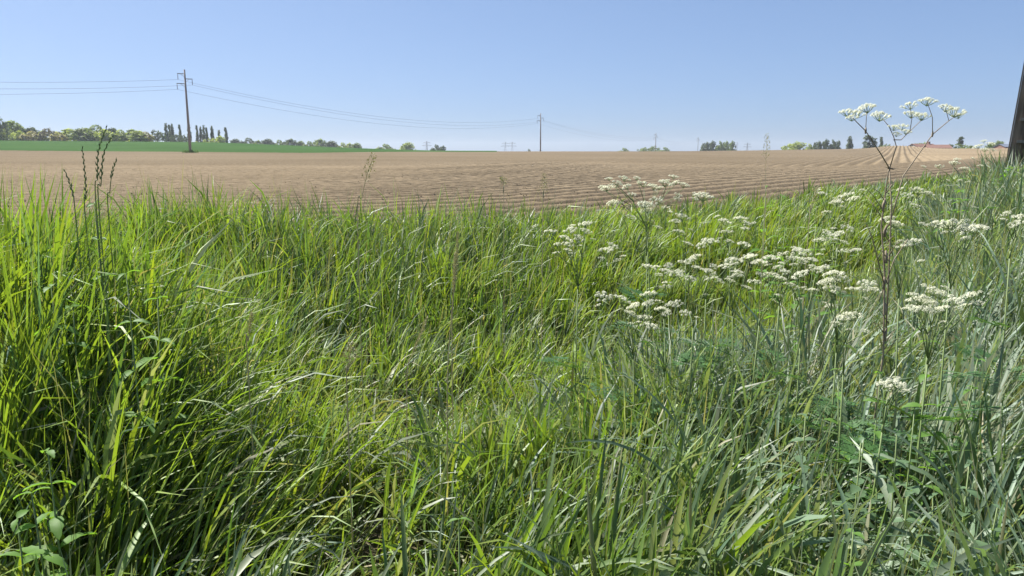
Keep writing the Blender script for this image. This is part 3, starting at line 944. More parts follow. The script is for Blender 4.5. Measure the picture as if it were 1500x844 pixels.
# ------------------------------------------------------------------ dark timber pole on the right
def timber_pole():
    d = 11.0
    p = at(1489, 250, d)
    z = gz(p.x, p.y) - 0.1
    t = thing('utility_pole', (p.x, p.y, z), 'dark ladder-like utility pole cut by the right edge of the picture', 'utility pole', rz=math.radians(-20))
    t.rotation_euler = (0, math.radians(2.6), math.radians(-33))
    H = 9.0
    def post(x0, x1, y0, y1, x0t, x1t, name, m):
        mb = MB()
        b = [(x0, y0, 0), (x1, y0, 0), (x1, y1, 0), (x0, y1, 0)]; q = [(x0t, y0 * 0.7, H), (x1t, y0 * 0.7, H), (x1t, y1 * 0.7, H), (x0t, y1 * 0.7, H)]
        mb.poly(b[::-1]); mb.poly(q)
        for i in range(4):
            j = (i + 1) % 4; mb.poly([b[i], b[j], q[j], q[i]])
        obj(name, mb.mesh(name), t, [m])
    post(-0.17, -0.03, -0.10, 0.10, -0.06, -0.01, 'post', M_TAR)
    post(0.06, 0.17, -0.10, 0.10, 0.03, 0.08, 'post', M_TARM)
    post(-0.192, -0.172, -0.07, 0.09, -0.078, -0.062, 'lit_edge_strip', M_TARL)  # pale strip paints the sunlit left edge of the post
    post(-0.03, 0.06, -0.02, 0.03, -0.01, 0.03, 'web', M_TAR)
    k = 0; zz = 0.5
    while zz < H - 0.3:
        f = zz / H; a = -0.10 + 0.06 * f; b = 0.15 - 0.09 * f
        mb = MB(); mb.box((a, -0.145 + 0.03 * f, zz - 0.02), (b, -0.102 + 0.03 * f, zz + 0.02))
        obj('rung', mb.mesh('rung'), t, [M_TARL]); zz += 0.31
timber_pole()

# ------------------------------------------------------------------ flowering cow parsley
def umbel_mesh(seed, rays=12, florets=15, dome=0.35):
    """unit radius flat-topped compound umbel: rays, small umbels of tiny white flowers"""
    r = random.Random(seed)
    mb = MB()
    root = Vector((0, 0, -0.62))
    for k in range(rays):
        if k == 0:
            a, q = 0, 0.05
        elif k <= rays // 3:
            a, q = 6.28 * k / (rays // 3) + r.uniform(-.3, .3), r.uniform(0.3, 0.5)
        else:
            a, q = 6.28 * k / (rays - rays // 3 - 1) + r.uniform(-.3, .3), r.uniform(0.72, 0.95)
        c = Vector((q * math.cos(a), q * math.sin(a), dome * (1 - q * q) - 0.15 + r.uniform(-0.05, 0.05)))
        mb.tube([root, root.lerp(c, 0.55) + Vector((0, 0, -0.06)), c], [0.028, 0.022, 0.018], 4, 0, False)
        rad = r.uniform(0.15, 0.29)
        for j in range(florets):
            b = 2.4 * j; s = rad * math.sqrt((j + 0.5) / florets)
            p = c + Vector((s * math.cos(b), s * math.sin(b), 0.17 - 0.26 * (s / rad) ** 2 + r.uniform(-0.02, 0.02)))
            n = Vector((1.3 * s / rad * math.cos(b) + r.uniform(-.35, .35), 1.3 * s / rad * math.sin(b) + r.uniform(-.35, .35), 1)).normalized()
            t1 = n.orthogonal().normalized(); t2 = n.cross(t1)
            fr = r.uniform(0.052, 0.078); ph = r.uniform(0, 6.28)
            ring = []
            for m in range(10):
                rr_ = fr if m % 2 == 0 else fr * 0.55
                ring.append(p + (t1 * math.cos(ph + m * 0.628) + t2 * math.sin(ph + m * 0.628)) * rr_ + n * (0.012 if m % 2 == 0 else 0))
            k0 = len(mb.v)
            mb.v.append(tuple(p)); mb.v += [tuple(q_) for q_ in ring]
            for m in range(0, 10, 2):
                mb.f.append([k0, k0 + 1 + (m - 1) % 10, k0 + 1 + m, k0 + 1 + (m + 1) % 10]); mb.m.append(1)
            if j % 3 == 0:
                mb.tube([c + Vector((0, 0, -0.06)), p], [0.012, 0.008], 3, 0, False)
    me = mb.mesh('flower_head')
    me.materials.append(M_STEMG); me.materials.append(M_PETAL)
    return me
UMB = [umbel_mesh(i, 11 + i % 4, 17 + i % 3, 0.25 + 0.06 * (i % 4)) for i in range(6)]

def fern_mesh(seed):
    r = random.Random(seed)
    mb = MB()
    def frond(p, d, n, L, lvl):
        side = d.cross(n).normalized()
        if lvl == 0:
            k = 5
            mb.poly([p, p + d * L * 0.35 + side * L * 0.24, p + d * L * 0.55 + side * L * 0.12, p + d * L, p + d * L * 0.55 - side * L * 0.12, p + d * L * 0.35 - side * L * 0.24])
            return
        mb.tube([p, p + d * L], [L * 0.012, L * 0.005], 3, 0, False)
        m = 7 if lvl == 2 else 5
        for i in range(1, m + 1):
            f = i / (m + 0.6)
            q = p + d * L * (0.18 + 0.8 * f) + n * (-0.12 * L * f * f)
            l = L * (0.52 if lvl == 2 else 0.5) * (1 - 0.82 * f)
            for sgn in (-1, 1):
                dd = (d * 0.55 + side * sgn + n * r.uniform(-0.15, 0.2)).normalized()
                frond(q, dd, n, l, lvl - 1)
        frond(p + d * L * 0.96, d, n, L * 0.14, 0)
    frond(Vector((0, 0, 0)), Vector((1, 0, 0.25)).normalized(), Vector((-0.25, 0, 1)).normalized(), 1.0, 2)
    me = mb.mesh('feathery_leaf')
    me.materials.append(M_FERN)
    return me
FERN = [fern_mesh(i) for i in range(2)]
NU = [0]

def cow_parsley(bpx, depth, heads, label, rad=0.032, brown=False, leaves=3, sway=0.0, base_dx=0.0, extra=None):
    """heads: (px, py, size factor); the stem rises from the ground and forks to every head"""
    r = random.Random(int(bpx * 7 + depth * 100))
    b = at(bpx, 300, depth); bx, by = b.x + base_dx, b.y
    z0 = gz(bx, by)
    t = thing('cow_parsley', (bx, by, z0), label, 'wildflower', 'white cow parsley in the verge')
    o = Vector((bx, by, z0))
    H = []
    more = []
    for hi, h in enumerate(heads):
        for _ in range(r.choice((1, 1, 2, 2))):
            more.append((h[0] + r.uniform(-24, 24), h[1] + r.uniform(-8, 24), h[2] * r.uniform(0.35, 0.7), r.uniform(-0.08, 0.08), hi))
    for h in list(heads) + more:
        dj = depth + (h[3] if len(h) > 3 else r.uniform(-0.09, 0.09))
        H.append((at(h[0], h[1], dj) - o, h[2], h[4] if len(h) > 4 else None))
    low = min(p.z for p, _, _ in H); cx = sum(p.x for p, _, _ in H) / len(H); cy = sum(p.y for p, _, _ in H) / len(H)
    node = Vector((cx * 0.65, cy * 0.65, max(low - 0.11, low * 0.62)))
    mb = MB()
    main = [Vector((0, 0, -0.03)), Vector((node.x * 0.2 + 0.015, node.y * 0.3, node.z * 0.45)), node]
    mb.tube(main, [0.0036, 0.0030, 0.0022], 6)
    for p, sz, par in H:
        st = node if r.random() < 0.7 or len(H) < 3 else node.lerp(main[1], r.uniform(0.02, 0.15))
        if par is not None:
            pp = H[par][0]; st = node.lerp(pp, 0.55) + Vector((0, 0, -0.012))
        e = p + Vector((0, 0, -0.62 * rad * sz))
        mid = st.lerp(e, 0.5) + Vector((0, 0, 0.10 * (e - st).length * r.uniform(-0.3, 0.6)))
        mb.tube([st, mid, e], [0.0017, 0.0013, 0.0010], 5)
    mb.tube([node + Vector((0, 0, -0.012)), node, node + Vector((0, 0, 0.014))], [0.0024, 0.004, 0.002], 6)
    obj('stem', mb.mesh('stem', True), t, [M_STEMB if brown else M_STEMG])
    for p, sz, par in H:
        NU[0] += 1
        u = obj('flower_head', UMB[NU[0] % 6], t)
        u.location = p
        u.scale = (rad * sz * 1.15, rad * sz * 1.15, rad * sz)
        u.rotation_euler = (r.uniform(-.15, .4) + 0.1, r.uniform(-.3, .3), r.uniform(0, 6.28))
    for k in range(leaves):
        f = obj('leaf', FERN[k % 2], t)
        hgt = node.z * r.uniform(0.35, 0.8)
        q = main[0].lerp(main[1], min(1, hgt / max(main[1].z, 0.01))) if hgt < main[1].z else main[1].lerp(main[2], (hgt - main[1].z) / (node.z - main[1].z))
        f.location = q
        s = r.uniform(0.14, 0.22); f.scale = (s, s, s)
        f.rotation_euler = (0, r.uniform(-0.3, 0.3), r.uniform(0, 6.28))
    return t

def tall_parsley():
    d = 2.25
    rad = 0.030
    b = at(1297, 300, d); bx, by = b.x, b.y; z0 = gz(bx, by)
    o = Vector((bx, by, z0))
    t = thing('cow_parsley', o, 'tallest cow parsley with brown forked stems, flowers standing against the sky', 'wildflower', 'white cow parsley in the verge')
    P = lambda x, y, dd=0.0: at(x, y, d + dd) - o
    J = P(1303, 247); K1 = P(1291, 330, .02); K2 = P(1298, 360, .02)
    mb = MB()
    _t = mb.tube
    mb.tube = lambda p, r, n=6: _t(p, [q * 0.54 for q in r], n)
    mb.tube([Vector((0, 0, -0.03)), P(1294, 520), P(1296, 400), P(1291, 330, .02), P(1301, 252), J], [0.0062, 0.0056, 0.0048, 0.004, 0.0034, 0.0034], 7)
    mb.tube([P(1297, 500, .02) , P(1302, 400, .02), P(1306, 300, .03), P(1303, 250, .01)], [0.0048, 0.0042, 0.0036, 0.003], 6)
    mb.tube([P(1303, 330, .03), P(1323, 258, .05), P(1366, 197, .08), P(1390, 177, .09)], [0.0036, 0.0034, 0.0028, 0.0022], 6)
    mb.tube([P(1288, 440), P(1310, 380, .03), P(1330, 350, .05)], [0.0035, 0.003, 0.002], 6)
    mb.tube([P(1296, 420), P(1278, 350, -.03), P(1270, 330, -.05)], [0.0035, 0.003, 0.002], 6)
    # withered side shoots and leaf sheaths
    rr = random.Random(4)
    for k in range(16):
        y = rr.uniform(285, 520); x = 1296 + rr.uniform(-3, 6); sg = rr.choice((-1, 1)); l = rr.uniform(10, 34)
        a = P(x, y, .01); b_ = P(x + sg * l * 0.5, y - l * 0.75, rr.uniform(-.03, .05)); c_ = P(x + sg * l * 0.9, y - l * rr.uniform(0.6, 1.3), rr.uniform(-.05, .07))
        mb.tube([a, b_, c_], [0.0034, 0.0022, 0.0010], 5)
    for k in range(6):
        y = 300 + k * 38; a = P(1296 + rr.uniform(-2, 5), y, 0)
        mb.tube([a + Vector((0, 0, -0.02)), a, a + Vector((rr.uniform(-.006, .006), 0, 0.018))], [0.0058, 0.0082, 0.0052], 6)
    # forks above the node
    mb.tube([J, P(1290, 225, -.03), P(1268, 192, -.06), P(1249, 173, -.08)], [0.0034, 0.003, 0.0026, 0.002], 6)
    mb.tube([P(1268, 192, -.06), P(1269, 175, -.05), P(1270, 163, -.05)], [0.0022, 0.0018, 0.0016], 5)
    mb.tube([J, P(1313, 215, .0), P(1309, 200, .0), P(1302, 185, .02), P(1292, 173, .03)], [0.0032, 0.0026, 0.0024, 0.002, 0.0016], 6)
    mb.tube([P(1309, 205), P(1320, 205, .02), P(1333, 192, .03), P(1350, 176, .05)], [0.0026, 0.0024, 0.002, 0.0016], 6)
    mb.tube([P(1333, 192, .03), P(1336, 172, .02), P(1333, 157, .01)], [0.002, 0.0017, 0.0014], 5)
    mb.tube([P(1366, 197, .08), P(1366, 172, .06), P(1359, 152, .05)], [0.0024, 0.002, 0.0016], 5)
    mb.tube([P(1390, 177, .09), P(1386, 162, .08)], [0.002, 0.0015], 5)
    mb.tube([P(1390, 177, .09), P(1403, 168, .1)], [0.002, 0.0015], 5)
    # bracts at the node and swollen joints
    for q in (J, P(1366, 197, .08), P(1268, 192, -.06)):
        mb.tube([q + Vector((0, 0, -0.008)), q, q + Vector((0, 0, 0.010))], [0.003, 0.006, 0.003], 6)
    for a in (-0.6, 0.1, 2.6, 3.4):
        mb.tube([J, J + Vector((math.cos(a) * 0.022, -0.01, math.sin(a) * 0.010))], [0.003, 0.0006], 4)
    obj('stem', mb.mesh('stem', True), t, [M_STEMB])
    for i, (x, y, s, dd) in enumerate(((1243, 163, .95, -.08), (1258, 166, .8, -.02), (1270, 157, .95, -.05), (1290, 169, 1.0, .03), (1333, 153, .85, .01), (1359, 147, .95, .05),
                                       (1336, 166, .85, .08), (1351, 169, .9, .05), (1386, 157, .8, .08), (1399, 163, 1.05, .1), (1404, 168, .7, .13), (1310, 186, .62, -.02), (1322, 184, .7, .03), (1328, 192, .6, .06),
                                       (1314, 196, .5, .0), (1248, 172, .6, -.12))):
        u = obj('flower_head', UMB[i % 6], t)
        u.location = P(x, y, dd); k = rad * s * 0.98
        u.scale = (k, k, k); u.rotation_euler = (0.15 * math.sin(i * 2.1), 0.22 * math.sin(i * 1.3), i * 1.1)
    for i, (h, a, s) in enumerate(((0.30, 0.4, .26), (0.36, 3.6, .24), (0.45, 5.2, .22), (0.5, 2.2, .2))):
        f = obj('leaf', FERN[i % 2], t); f.location = (0, 0, h); f.scale = (s, s, s); f.rotation_euler = (0, 0.1, a)
tall_parsley()

CP = [
    (960, 3.5, [(888, 275, .9), (915, 261, .8), (905, 268, .7), (943, 268, 1.0), (975, 267, 1.1), (987, 258, .7), (1002, 270, .8), (918, 273, .7), (958, 273, .8)], 'cow parsley crowned by several heads against the bare soil, highest of the central patch', {}),
    (952, 3.4, [(897, 297, .8), (945, 299, 1.0), (962, 292, .8), (948, 308, .8), (975, 303, .6), (965, 333, .5)], 'cow parsley just below the soil edge with a leaning pale stem'),
    (1010, 3.3, [(1031, 287, 1.2), (1000, 316, 1.1), (990, 323, .8)], 'cow parsley with one wide flat head right of the central cluster'),
    (840, 3.2, [(806, 338, .8), (836, 336, .9), (857, 327, .9), (859, 338, .8), (829, 349, .9), (846, 352, .9), (832, 357, .8), (886, 366, 1.0), (897, 363, .8)], 'leftmost cow parsley of the patch, a loose cluster of small heads'),
    (1072, 3.4, [(1062, 324, .9), (1085, 319, .9), (1092, 326, .8), (1064, 339, .9)], 'cow parsley with a compact group of heads right of the wide flat one'),
    (1035, 3.0, [(1041, 352, 1.0), (1030, 358, .9), (1018, 376, .8), (1090, 358, .8)], 'cow parsley in the middle of the ditch below the compact group'),
    (985, 2.8, [(950, 390, .8), (988, 400, 1.0), (975, 396, .7)], 'small cow parsley among dark arching grass blades, centre right'),
    (935, 2.7, [(884, 434, .9), (912, 438, .9), (932, 448, 1.0), (951, 429, .9), (925, 460, .9), (945, 464, .8)], 'cow parsley half sunk in silvery grass, lowest on the left side of the patch'),
    (1085, 2.8, [(1075, 382, 1.0), (1063, 388, .8), (1098, 376, .9), (1050, 408, .9), (1078, 404, .9)], 'cow parsley with crowded heads just right of the ditch centre'),
    (1140, 2.8, [(1130, 378, .9), (1112, 384, .9), (1150, 372, .9), (1174, 368, 1.0), (1163, 378, .8), (1188, 380, .8)], 'cow parsley with a horizontal band of heads left of the brown stem'),
    (1222, 4.2, [(1204, 283, .9), (1240, 285, 1.2), (1225, 296, 1.1), (1250, 291, 1.0)], 'cow parsley far along the ditch, left of the tall brown stem'),
    (1245, 3.3, [(1215, 345, 1.0), (1242, 333, .8), (1228, 342, .9), (1252, 366, .9), (1198, 352, .7)], 'cow parsley with thin heads immediately left of the brown stem'),
    (1235, 2.3, [(1222, 400, .9), (1213, 410, .8), (1233, 408, .8), (1222, 424, .9), (1270, 418, .9), (1282, 424, .7)], 'cow parsley low at the left foot of the brown stem'),
    (1345, 4.0, [(1346, 279, 1.2), (1330, 285, .8), (1362, 283, .8)], 'cow parsley right of the tall stem, level with the field edge'),
    (1400, 2.1, [(1374, 326, .8), (1392, 327, 1.0), (1410, 331, 1.0), (1427, 334, .9)], 'cow parsley with one long flat row of heads at far right'),
    (1335, 2.5, [(1312, 328, .8), (1336, 355, .9), (1325, 360, .7), (1300, 320, .7)], 'cow parsley with small heads close to the right of the brown stem'),
    (1370, 2.0, [(1352, 437, 1.0), (1368, 424, .9), (1380, 430, .9), (1360, 448, 1.0), (1343, 440, .8), (1377, 452, .8), (1399, 440, .7), (1420, 432, .8)], 'cow parsley with crowded dense heads low at right'),
    (1250, 2.1, [(1245, 462, .9), (1236, 466, .6)], 'small low cow parsley left below the foot of the brown stem'),
    (1300, 1.9, [(1303, 556, .8), (1313, 561, .7), (1295, 563, .6)], 'withering cow parsley head lowest in the right grass'),
    (1492, 2.6, [(1497, 318, 1.0), (1490, 326, .7)], 'cow parsley head touching the right edge of the picture'),
    (1105, 2.6, [(1105, 412, .7), (1128, 402, .7), (1145, 408, .6)], 'thin cow parsley in front of the horizontal band of heads'),
    (1012, 2.6, [(1003, 384, .7), (1022, 392, .6), (1040, 398, .7), (1012, 408, .6)], 'thin cow parsley left of the crowded heads near the ditch centre'),
    (978, 2.5, [(968, 452, .7), (990, 444, .7), (1004, 458, .6), (955, 478, .7)], 'cow parsley deepest in the silvery grass below the patch'),
    (1180, 2.4, [(1172, 402, .8), (1196, 394, .7), (1160, 418, .7), (1190, 424, .6)], 'loose cow parsley between the horizontal band and the brown stem'),
    (1440, 6.5, [(1432, 214, 1.2), (1452, 211, 1.2), (1443, 219, 1.0)], 'far cow parsley rising above the skyline beside the dark pole'),
    (1385, 6.0, [(1376, 243, 1.0), (1398, 238, 1.2), (1412, 246, 1.0)], 'far cow parsley at the end of the verge, below the barn'),
]
for c in CP:
    cow_parsley(c[0], c[1], c[2], c[3])

# ------------------------------------------------------------------ grass ears standing above the sward
def ear_stem(pts_px, depth, ear_from, kind, label, name='grass_ear', er=0.0062, base_px=None, mat=None, group='grass stems in ear'):
    """pts_px: image path from low to tip; ear occupies the path beyond fraction ear_from"""
    r = random.Random(int(pts_px[0][0] * 3 + pts_px[-1][1]))
    first = at(pts_px[0][0], pts_px[0][1], depth)
    z0 = gz(first.x, first.y)
    o = Vector((first.x, first.y, z0))
    t = thing(name, o, label, 'grass stem', group)
    P = [at(x, y, depth) - o for x, y in pts_px]
    base = Vector((P[0].x - (P[1].x - P[0].x) * 0.3, 0, -0.02))
    raw = [base] + P
    # dense path
    pts = []
    for i in range(len(raw) - 1):
        p0 = raw[max(i - 1, 0)]; p1 = raw[i]; p2 = raw[i + 1]; p3 = raw[min(i + 2, len(raw) - 1)]
        for j in range(8):
            u = j / 8
            pts.append(0.5 * ((2 * p1) + (p2 - p0) * u + (2 * p0 - 5 * p1 + 4 * p2 - p3) * u * u + (3 * p1 - p0 - 3 * p2 + p3) * u ** 3))
    pts.append(raw[-1])
    mb = MB(); n = len(pts)
    mb.tube(pts, [0.0022 - 0.0014 * i / n for i in range(n)], 5)
    obj('stem', mb.mesh('stem', True), t, [M_STRAW if kind in ('foxtail', 'panicle') else M_EAR])
    # ear
    k0 = 8 + int((n - 9) * ear_from)
    path = pts[k0:]
    ln = [0.0]
    for a, b in zip(path[:-1], path[1:]):
        ln.append(ln[-1] + (b - a).length)
    def ip(s):
        for i in range(len(path) - 1):
            if ln[i + 1] >= s:
                f = (s - ln[i]) / max(ln[i + 1] - ln[i], 1e-6)
                return path[i].lerp(path[i + 1], f), (path[i + 1] - path[i]).normalized()
        return path[-1], (path[-1] - path[-2]).normalized()
    tot = ln[-1]
    mb = MB()
    def spikelet(p, d, L, w):
        s1 = d.orthogonal().normalized(); s2 = d.cross(s1)
        ring = [p + d * L * 0.4 + (s1 * math.cos(q) + s2 * math.sin(q)) * w for q in (0, 1.57, 3.14, 4.71)]
        a = p; b = p + d * L
        for i in range(4):
            j = (i + 1) % 4
            mb.poly([a, ring[j], ring[i]]); mb.poly([b, ring[i], ring[j]])
    if kind == 'spike':
        m = max(9, int(tot / 0.0105))
        for i in range(m):
            p, d = ip(tot * i / m); side = Vector((1 if i % 2 else -1, 0.3 * r.uniform(-1, 1), 0))
            dd = (d + side * r.uniform(0.15, 0.4)).normalized()
            spikelet(p, dd, 0.021 * (1 - 0.4 * i / m) * r.uniform(0.8, 1.15), er * 0.5 * (1 - 0.35 * i / m) * r.uniform(0.8, 1.2))
    elif kind == 'foxtail':
        m = int(tot / 0.0016)
        for i in range(m):
            p, d = ip(tot * i / m); a = i * 2.4
            f = math.sin(math.pi * (0.08 + 0.9 * i / m)) ** 0.5
            s1 = d.orthogonal().normalized(); s2 = d.cross(s1)
            dd = (d * 1.1 + s1 * math.cos(a) + s2 * math.sin(a)).normalized()
            spikelet(p, dd, 0.013 * f + 0.003, 0.0018)
    else:
        m = 26
        for i in range(m):
            p, d = ip(tot * i / m); a = i * 2.4 + r.uniform(-.4, .4)
            s1 = d.orthogonal().normalized(); s2 = d.cross(s1)
            l = 0.035 * (1 - 0.7 * i / m) * r.uniform(0.6, 1.2)
            dd = (d * 1.3 + s1 * math.cos(a) + s2 * math.sin(a)).normalized()
            q = p + dd * l
            mb.tube([p, q], [0.0006, 0.0004], 3, 0, False)
            for _ in range(3):
                spikelet(q + Vector((r.uniform(-1, 1), r.uniform(-1, 1), r.uniform(-1, 1))) * 0.005, (dd + Vector((r.uniform(-.5, .5), r.uniform(-.5, .5), 0.1))).normalized(), 0.009, 0.0018)
    obj('ear', mb.mesh('ear'), t, [M_EARP if kind in ('foxtail', 'panicle') else M_EAR])

EARS = [
    ([(142, 320), (143, 260), (144, 222), (157, 184)], 2.5, 0.30, 'spike', 'tallest grass ear at left, curving right at its tip over the wood'),
    ([(146, 320), (148, 270), (152, 225), (166, 198)], 2.45, 0.40, 'spike', 'second tall grass ear at left, its tip bent just right of the tallest'),
    ([(126, 330), (126, 290), (124, 250), (120, 214)], 2.55, 0.35, 'spike', 'straight dark grass ear left of the tallest pair'),
    ([(112, 330), (108, 290), (102, 268), (94, 248)], 2.5, 0.35, 'spike', 'short zigzag grass ear leaning left, left of the tall ones'),
    ([(160, 330), (161, 280), (165, 250), (171, 233)], 2.6, 0.5, 'spike', 'short grass ear leaning right, right of the tallest pair'),
    ([(524, 330), (530, 290), (538, 255), (548, 228)], 3.0, 0.55, 'panicle', 'pale airy grass panicle leaning right against the soil at centre left'),
    ([(662, 500), (664, 440), (668, 390), (671, 340)], 2.8, 0.45, 'foxtail', 'pale upright foxtail ear in the middle of the grass'),
    ([(596, 560), (604, 520), (616, 490), (626, 465)], 2.6, 0.4, 'foxtail', 'pale foxtail ear leaning right below the centre'),
    ([(655, 620), (657, 520), (664, 430), (667, 370)], 2.3, 0.7, 'foxtail', 'thin pale stem with a slight ear just left of the upright foxtail'),
    ([(1120, 330), (1121, 280), (1122, 235), (1124, 199)], 4.5, 0.7, 'panicle', 'thin brown stalk with a pale tuft crossing the skyline at right of centre'),
    ([(795, 310), (796, 290), (797, 272), (798, 257)], 4.2, 0.4, 'panicle', 'small pale seed head above the bank in the centre'),
    ([(1455, 300), (1450, 270), (1447, 250), (1446, 226)], 7.5, 0.3, 'panicle', 'brown seed head near the base of the dark pole'),
    ([(362, 520), (364, 500), (366, 480), (369, 458)], 2.2, 0.5, 'foxtail', 'short pale ear in the left grass'),
    ([(738, 300), (737, 282), (738, 268), (735, 262)], 4.4, 0.5, 'panicle', 'tiny pale seed head on the bank left of the centre one'),
    ([(1185, 330), (1188, 310), (1192, 290), (1196, 275)], 3.6, 0.4, 'panicle', 'small pale seed head left of the far cow parsley'),
    ([(508, 570), (510, 545), (512, 525), (515, 505)], 2.0, 0.4, 'panicle', 'whitish seed tuft low in the grass left of centre'),
]
for a in EARS:
    ear_stem(*a)

# ------------------------------------------------------------------ broad-leaved weeds
def leaf_shape(seed, w=0.42, teeth=7, mat=None, name='leaf'):
    r = random.Random(seed)
    mb = MB()
    n = teeth
    mid = []; lf = []; rt = []
    for i in range(n + 1):
        s = i / n
        hw = w * math.sin(math.pi * min(1, s ** 0.72)) ** 0.8 * (1.0 if i % 2 else 0.86) * 0.5
        if i in (0, n): hw = 0
        z = 0.12 * math.sin(s * 2.2) - 0.26 * s * s
        mid.append(Vector((s, 0, z - 0.03))); lf.append(Vector((s + 0.05 * (i % 2), hw, z + 0.07 * hw / max(w, .01)))); rt.append(Vector((s + 0.05 * (i % 2), -hw, z + 0.07 * hw / max(w, .01))))
    k = len(mb.v)
    mb.v += [tuple(v) for v in mid + lf + rt]
    for i in range(n):
        mb.f.append([k + i, k + i + 1, k + n + 1 + i + 1, k + n + 1 + i]); mb.m.append(0)
        mb.f.append([k + i + 1, k + i, k + 2 * n + 2 + i, k + 2 * n + 2 + i + 1]); mb.m.append(0)
    me = mb.mesh(name, True)
    me.materials.append(mat)
    return me
NETTLE = leaf_shape(1, 0.5, 8, M_WEED)
DOCK = leaf_shape(2, 0.34, 6, M_WEED)
SMALL = leaf_shape(3, 0.62, 6, M_WEEDG)

def weed(px, py, depth, h, leaf, pairs, lsize, label, name='weed_plant', cat='weed', stems=1, lean=0.0, group='broad-leaved weeds in the grass'):
    """leafy plant whose top shows at (px, py)"""
    r = random.Random(int(px + py * 3))
    top = at(px, py, depth)
    z0 = gz(top.x, top.y)
    hh = max(top.z - z0, 0.15)
    t = thing(name, (top.x - lean, top.y, z0), label, cat, group)
    mb = MB(); tips = []
    for k in range(stems):
        a = r.uniform(0, 6.28); off = 0.0 if k == 0 else r.uniform(0.04, 0.13)
        hk = hh * (1 if k == 0 else r.uniform(0.75, 0.98))
        p = [Vector((off * 0.4 * math.cos(a), off * 0.4 * math.sin(a), -0.02)), Vector((off * math.cos(a) + lean * 0.4, off * math.sin(a), hk * 0.5)), Vector((off * 1.3 * math.cos(a) + lean, off * 1.3 * math.sin(a), hk))]
        mb.tube(p, [0.003, 0.0026, 0.0016], 5); tips.append((p, hk))
    obj('stem', mb.mesh('stem', True), t, [M_STEMG])
    for p, hk in tips:
        a0 = r.uniform(0, 3.14)
        for i in range(pairs):
            f = 1 - 0.72 * (i / pairs) ** 1.0
            q = p[0].lerp(p[1], f * 2) if f < 0.5 else p[1].lerp(p[2], (f - 0.5) * 2)
            for sd in (0, math.pi):
                o = obj('leaf', leaf, t)
                s = lsize * (0.45 + 0.75 * min(1, i / 3.0)) * r.uniform(0.8, 1.2)
                o.location = q; o.scale = (s, s, s)
                o.rotation_euler = (r.uniform(-.35, .35), r.uniform(-0.35, 0.35), a0 + sd + i * 1.57 + r.uniform(-.4, .4))
WEEDS = [
    (70, 660, 1.62, 0, NETTLE, 6, 0.075, 'toothed-leaved weed in the lower left corner grass', 2),
    (25, 760, 1.45, 0, NETTLE, 5, 0.085, 'leafy weed at the very bottom left', 2),
    (185, 400, 2.1, 0, DOCK, 5, 0.10, 'bright broad-leaved weed in the left grass, leaves spread sideways', 2),
    (75, 420, 2.2, 0, NETTLE, 5, 0.085, 'leafy weed near the left edge at mid height', 2),
    (138, 298, 2.5, 0, NETTLE, 6, 0.06, 'dark leafy weed at the foot of the tall grass ears', 3),
    (1262, 640, 1.75, 0, SMALL, 7, 0.045, 'small-leaved grey-green weed right of centre in the lower grass', 3),
    (1180, 610, 1.85, 0, SMALL, 7, 0.045, 'small-leaved weed left of the withering flower head', 3),
    (1340, 600, 1.8, 0, SMALL, 7, 0.045, 'small-leaved weed right of the withering flower head', 3),
    (1420, 680, 1.65, 0, SMALL, 7, 0.045, 'small-leaved weed low towards the right edge', 3),
    (1330, 720, 1.55, 0, SMALL, 6, 0.05, 'small-leaved weed above the dark gap at bottom right', 3),
    (1250, 780, 1.45, 0, NETTLE, 5, 0.07, 'pale-edged leafy weed at the bottom right beside the dark gap', 2),
    (1290, 545, 2.0, 0, NETTLE, 6, 0.055, 'leafy weed around the foot of the brown stems', 3),
    (1360, 500, 2.05, 0, NETTLE, 6, 0.055, 'dark leafy weed under the dense right-hand flower heads', 3),
    (1122, 272, 4.6, 0, NETTLE, 8, 0.07, 'tall bushy green weed standing on the far bank', 3),
    (1484, 246, 9.5, 0, NETTLE, 8, 0.16, 'leafy bramble-like bush at the foot of the dark pole', 6),
    (1410, 262, 7.0, 0, NETTLE, 7, 0.09, 'dark leafy weed left of the dark pole', 4),
    (672, 760, 1.45, 0, DOCK, 3, 0.07, 'small yellowish leafy weed at the bottom centre', 1),
    (1195, 330, 3.4, 0, NETTLE, 7, 0.05, 'dark leafy weed among the cow parsley left of the brown stem', 3),
]
for w in WEEDS:
    weed(w[0], w[1], w[2], w[3], w[4], w[5], w[6], w[7], stems=w[8])

# ------------------------------------------------------------------ conspicuous broad-bladed grass tufts
def tuft(px, depth, n, hmin, hmax, wmin, wmax, typ, spread, head, label, curlm=0.9, seed=0):
    r = np.random.default_rng(seed + int(px))
    b = at(px, 500, depth); z0 = gz(b.x, b.y)
    t = thing('grass_tuft', (b.x, b.y, z0 - 0.01), label, 'grass tuft', 'broad-bladed grass tufts')
    for i in range(n):
        one = lambda v: np.array([float(v)])
        hd = head + r.normal(0, spread)
        g = r.uniform(0.8, 1.2)
        arch = r.random() < 0.4
        V, F, T, C = blades(one(r.normal(0, 0.05)), one(r.normal(0, 0.04)), one(0), one(r.uniform(hmin, hmax)), one(r.uniform(wmin, wmax)), one(hd),
                            one(abs(r.normal(0.10, 0.12))), one((r.uniform(1.4, 2.3) if arch else r.uniform(0.2, 0.9)) * curlm), np.array([TYPES[typ][0]]) * g, np.array([TYPES[typ][1]]) * g, 12, True, one(r.normal(0, 0.8)), r)
        obj('blade', np_mesh('blade', V, F, T, C), t, [M_GRASS])
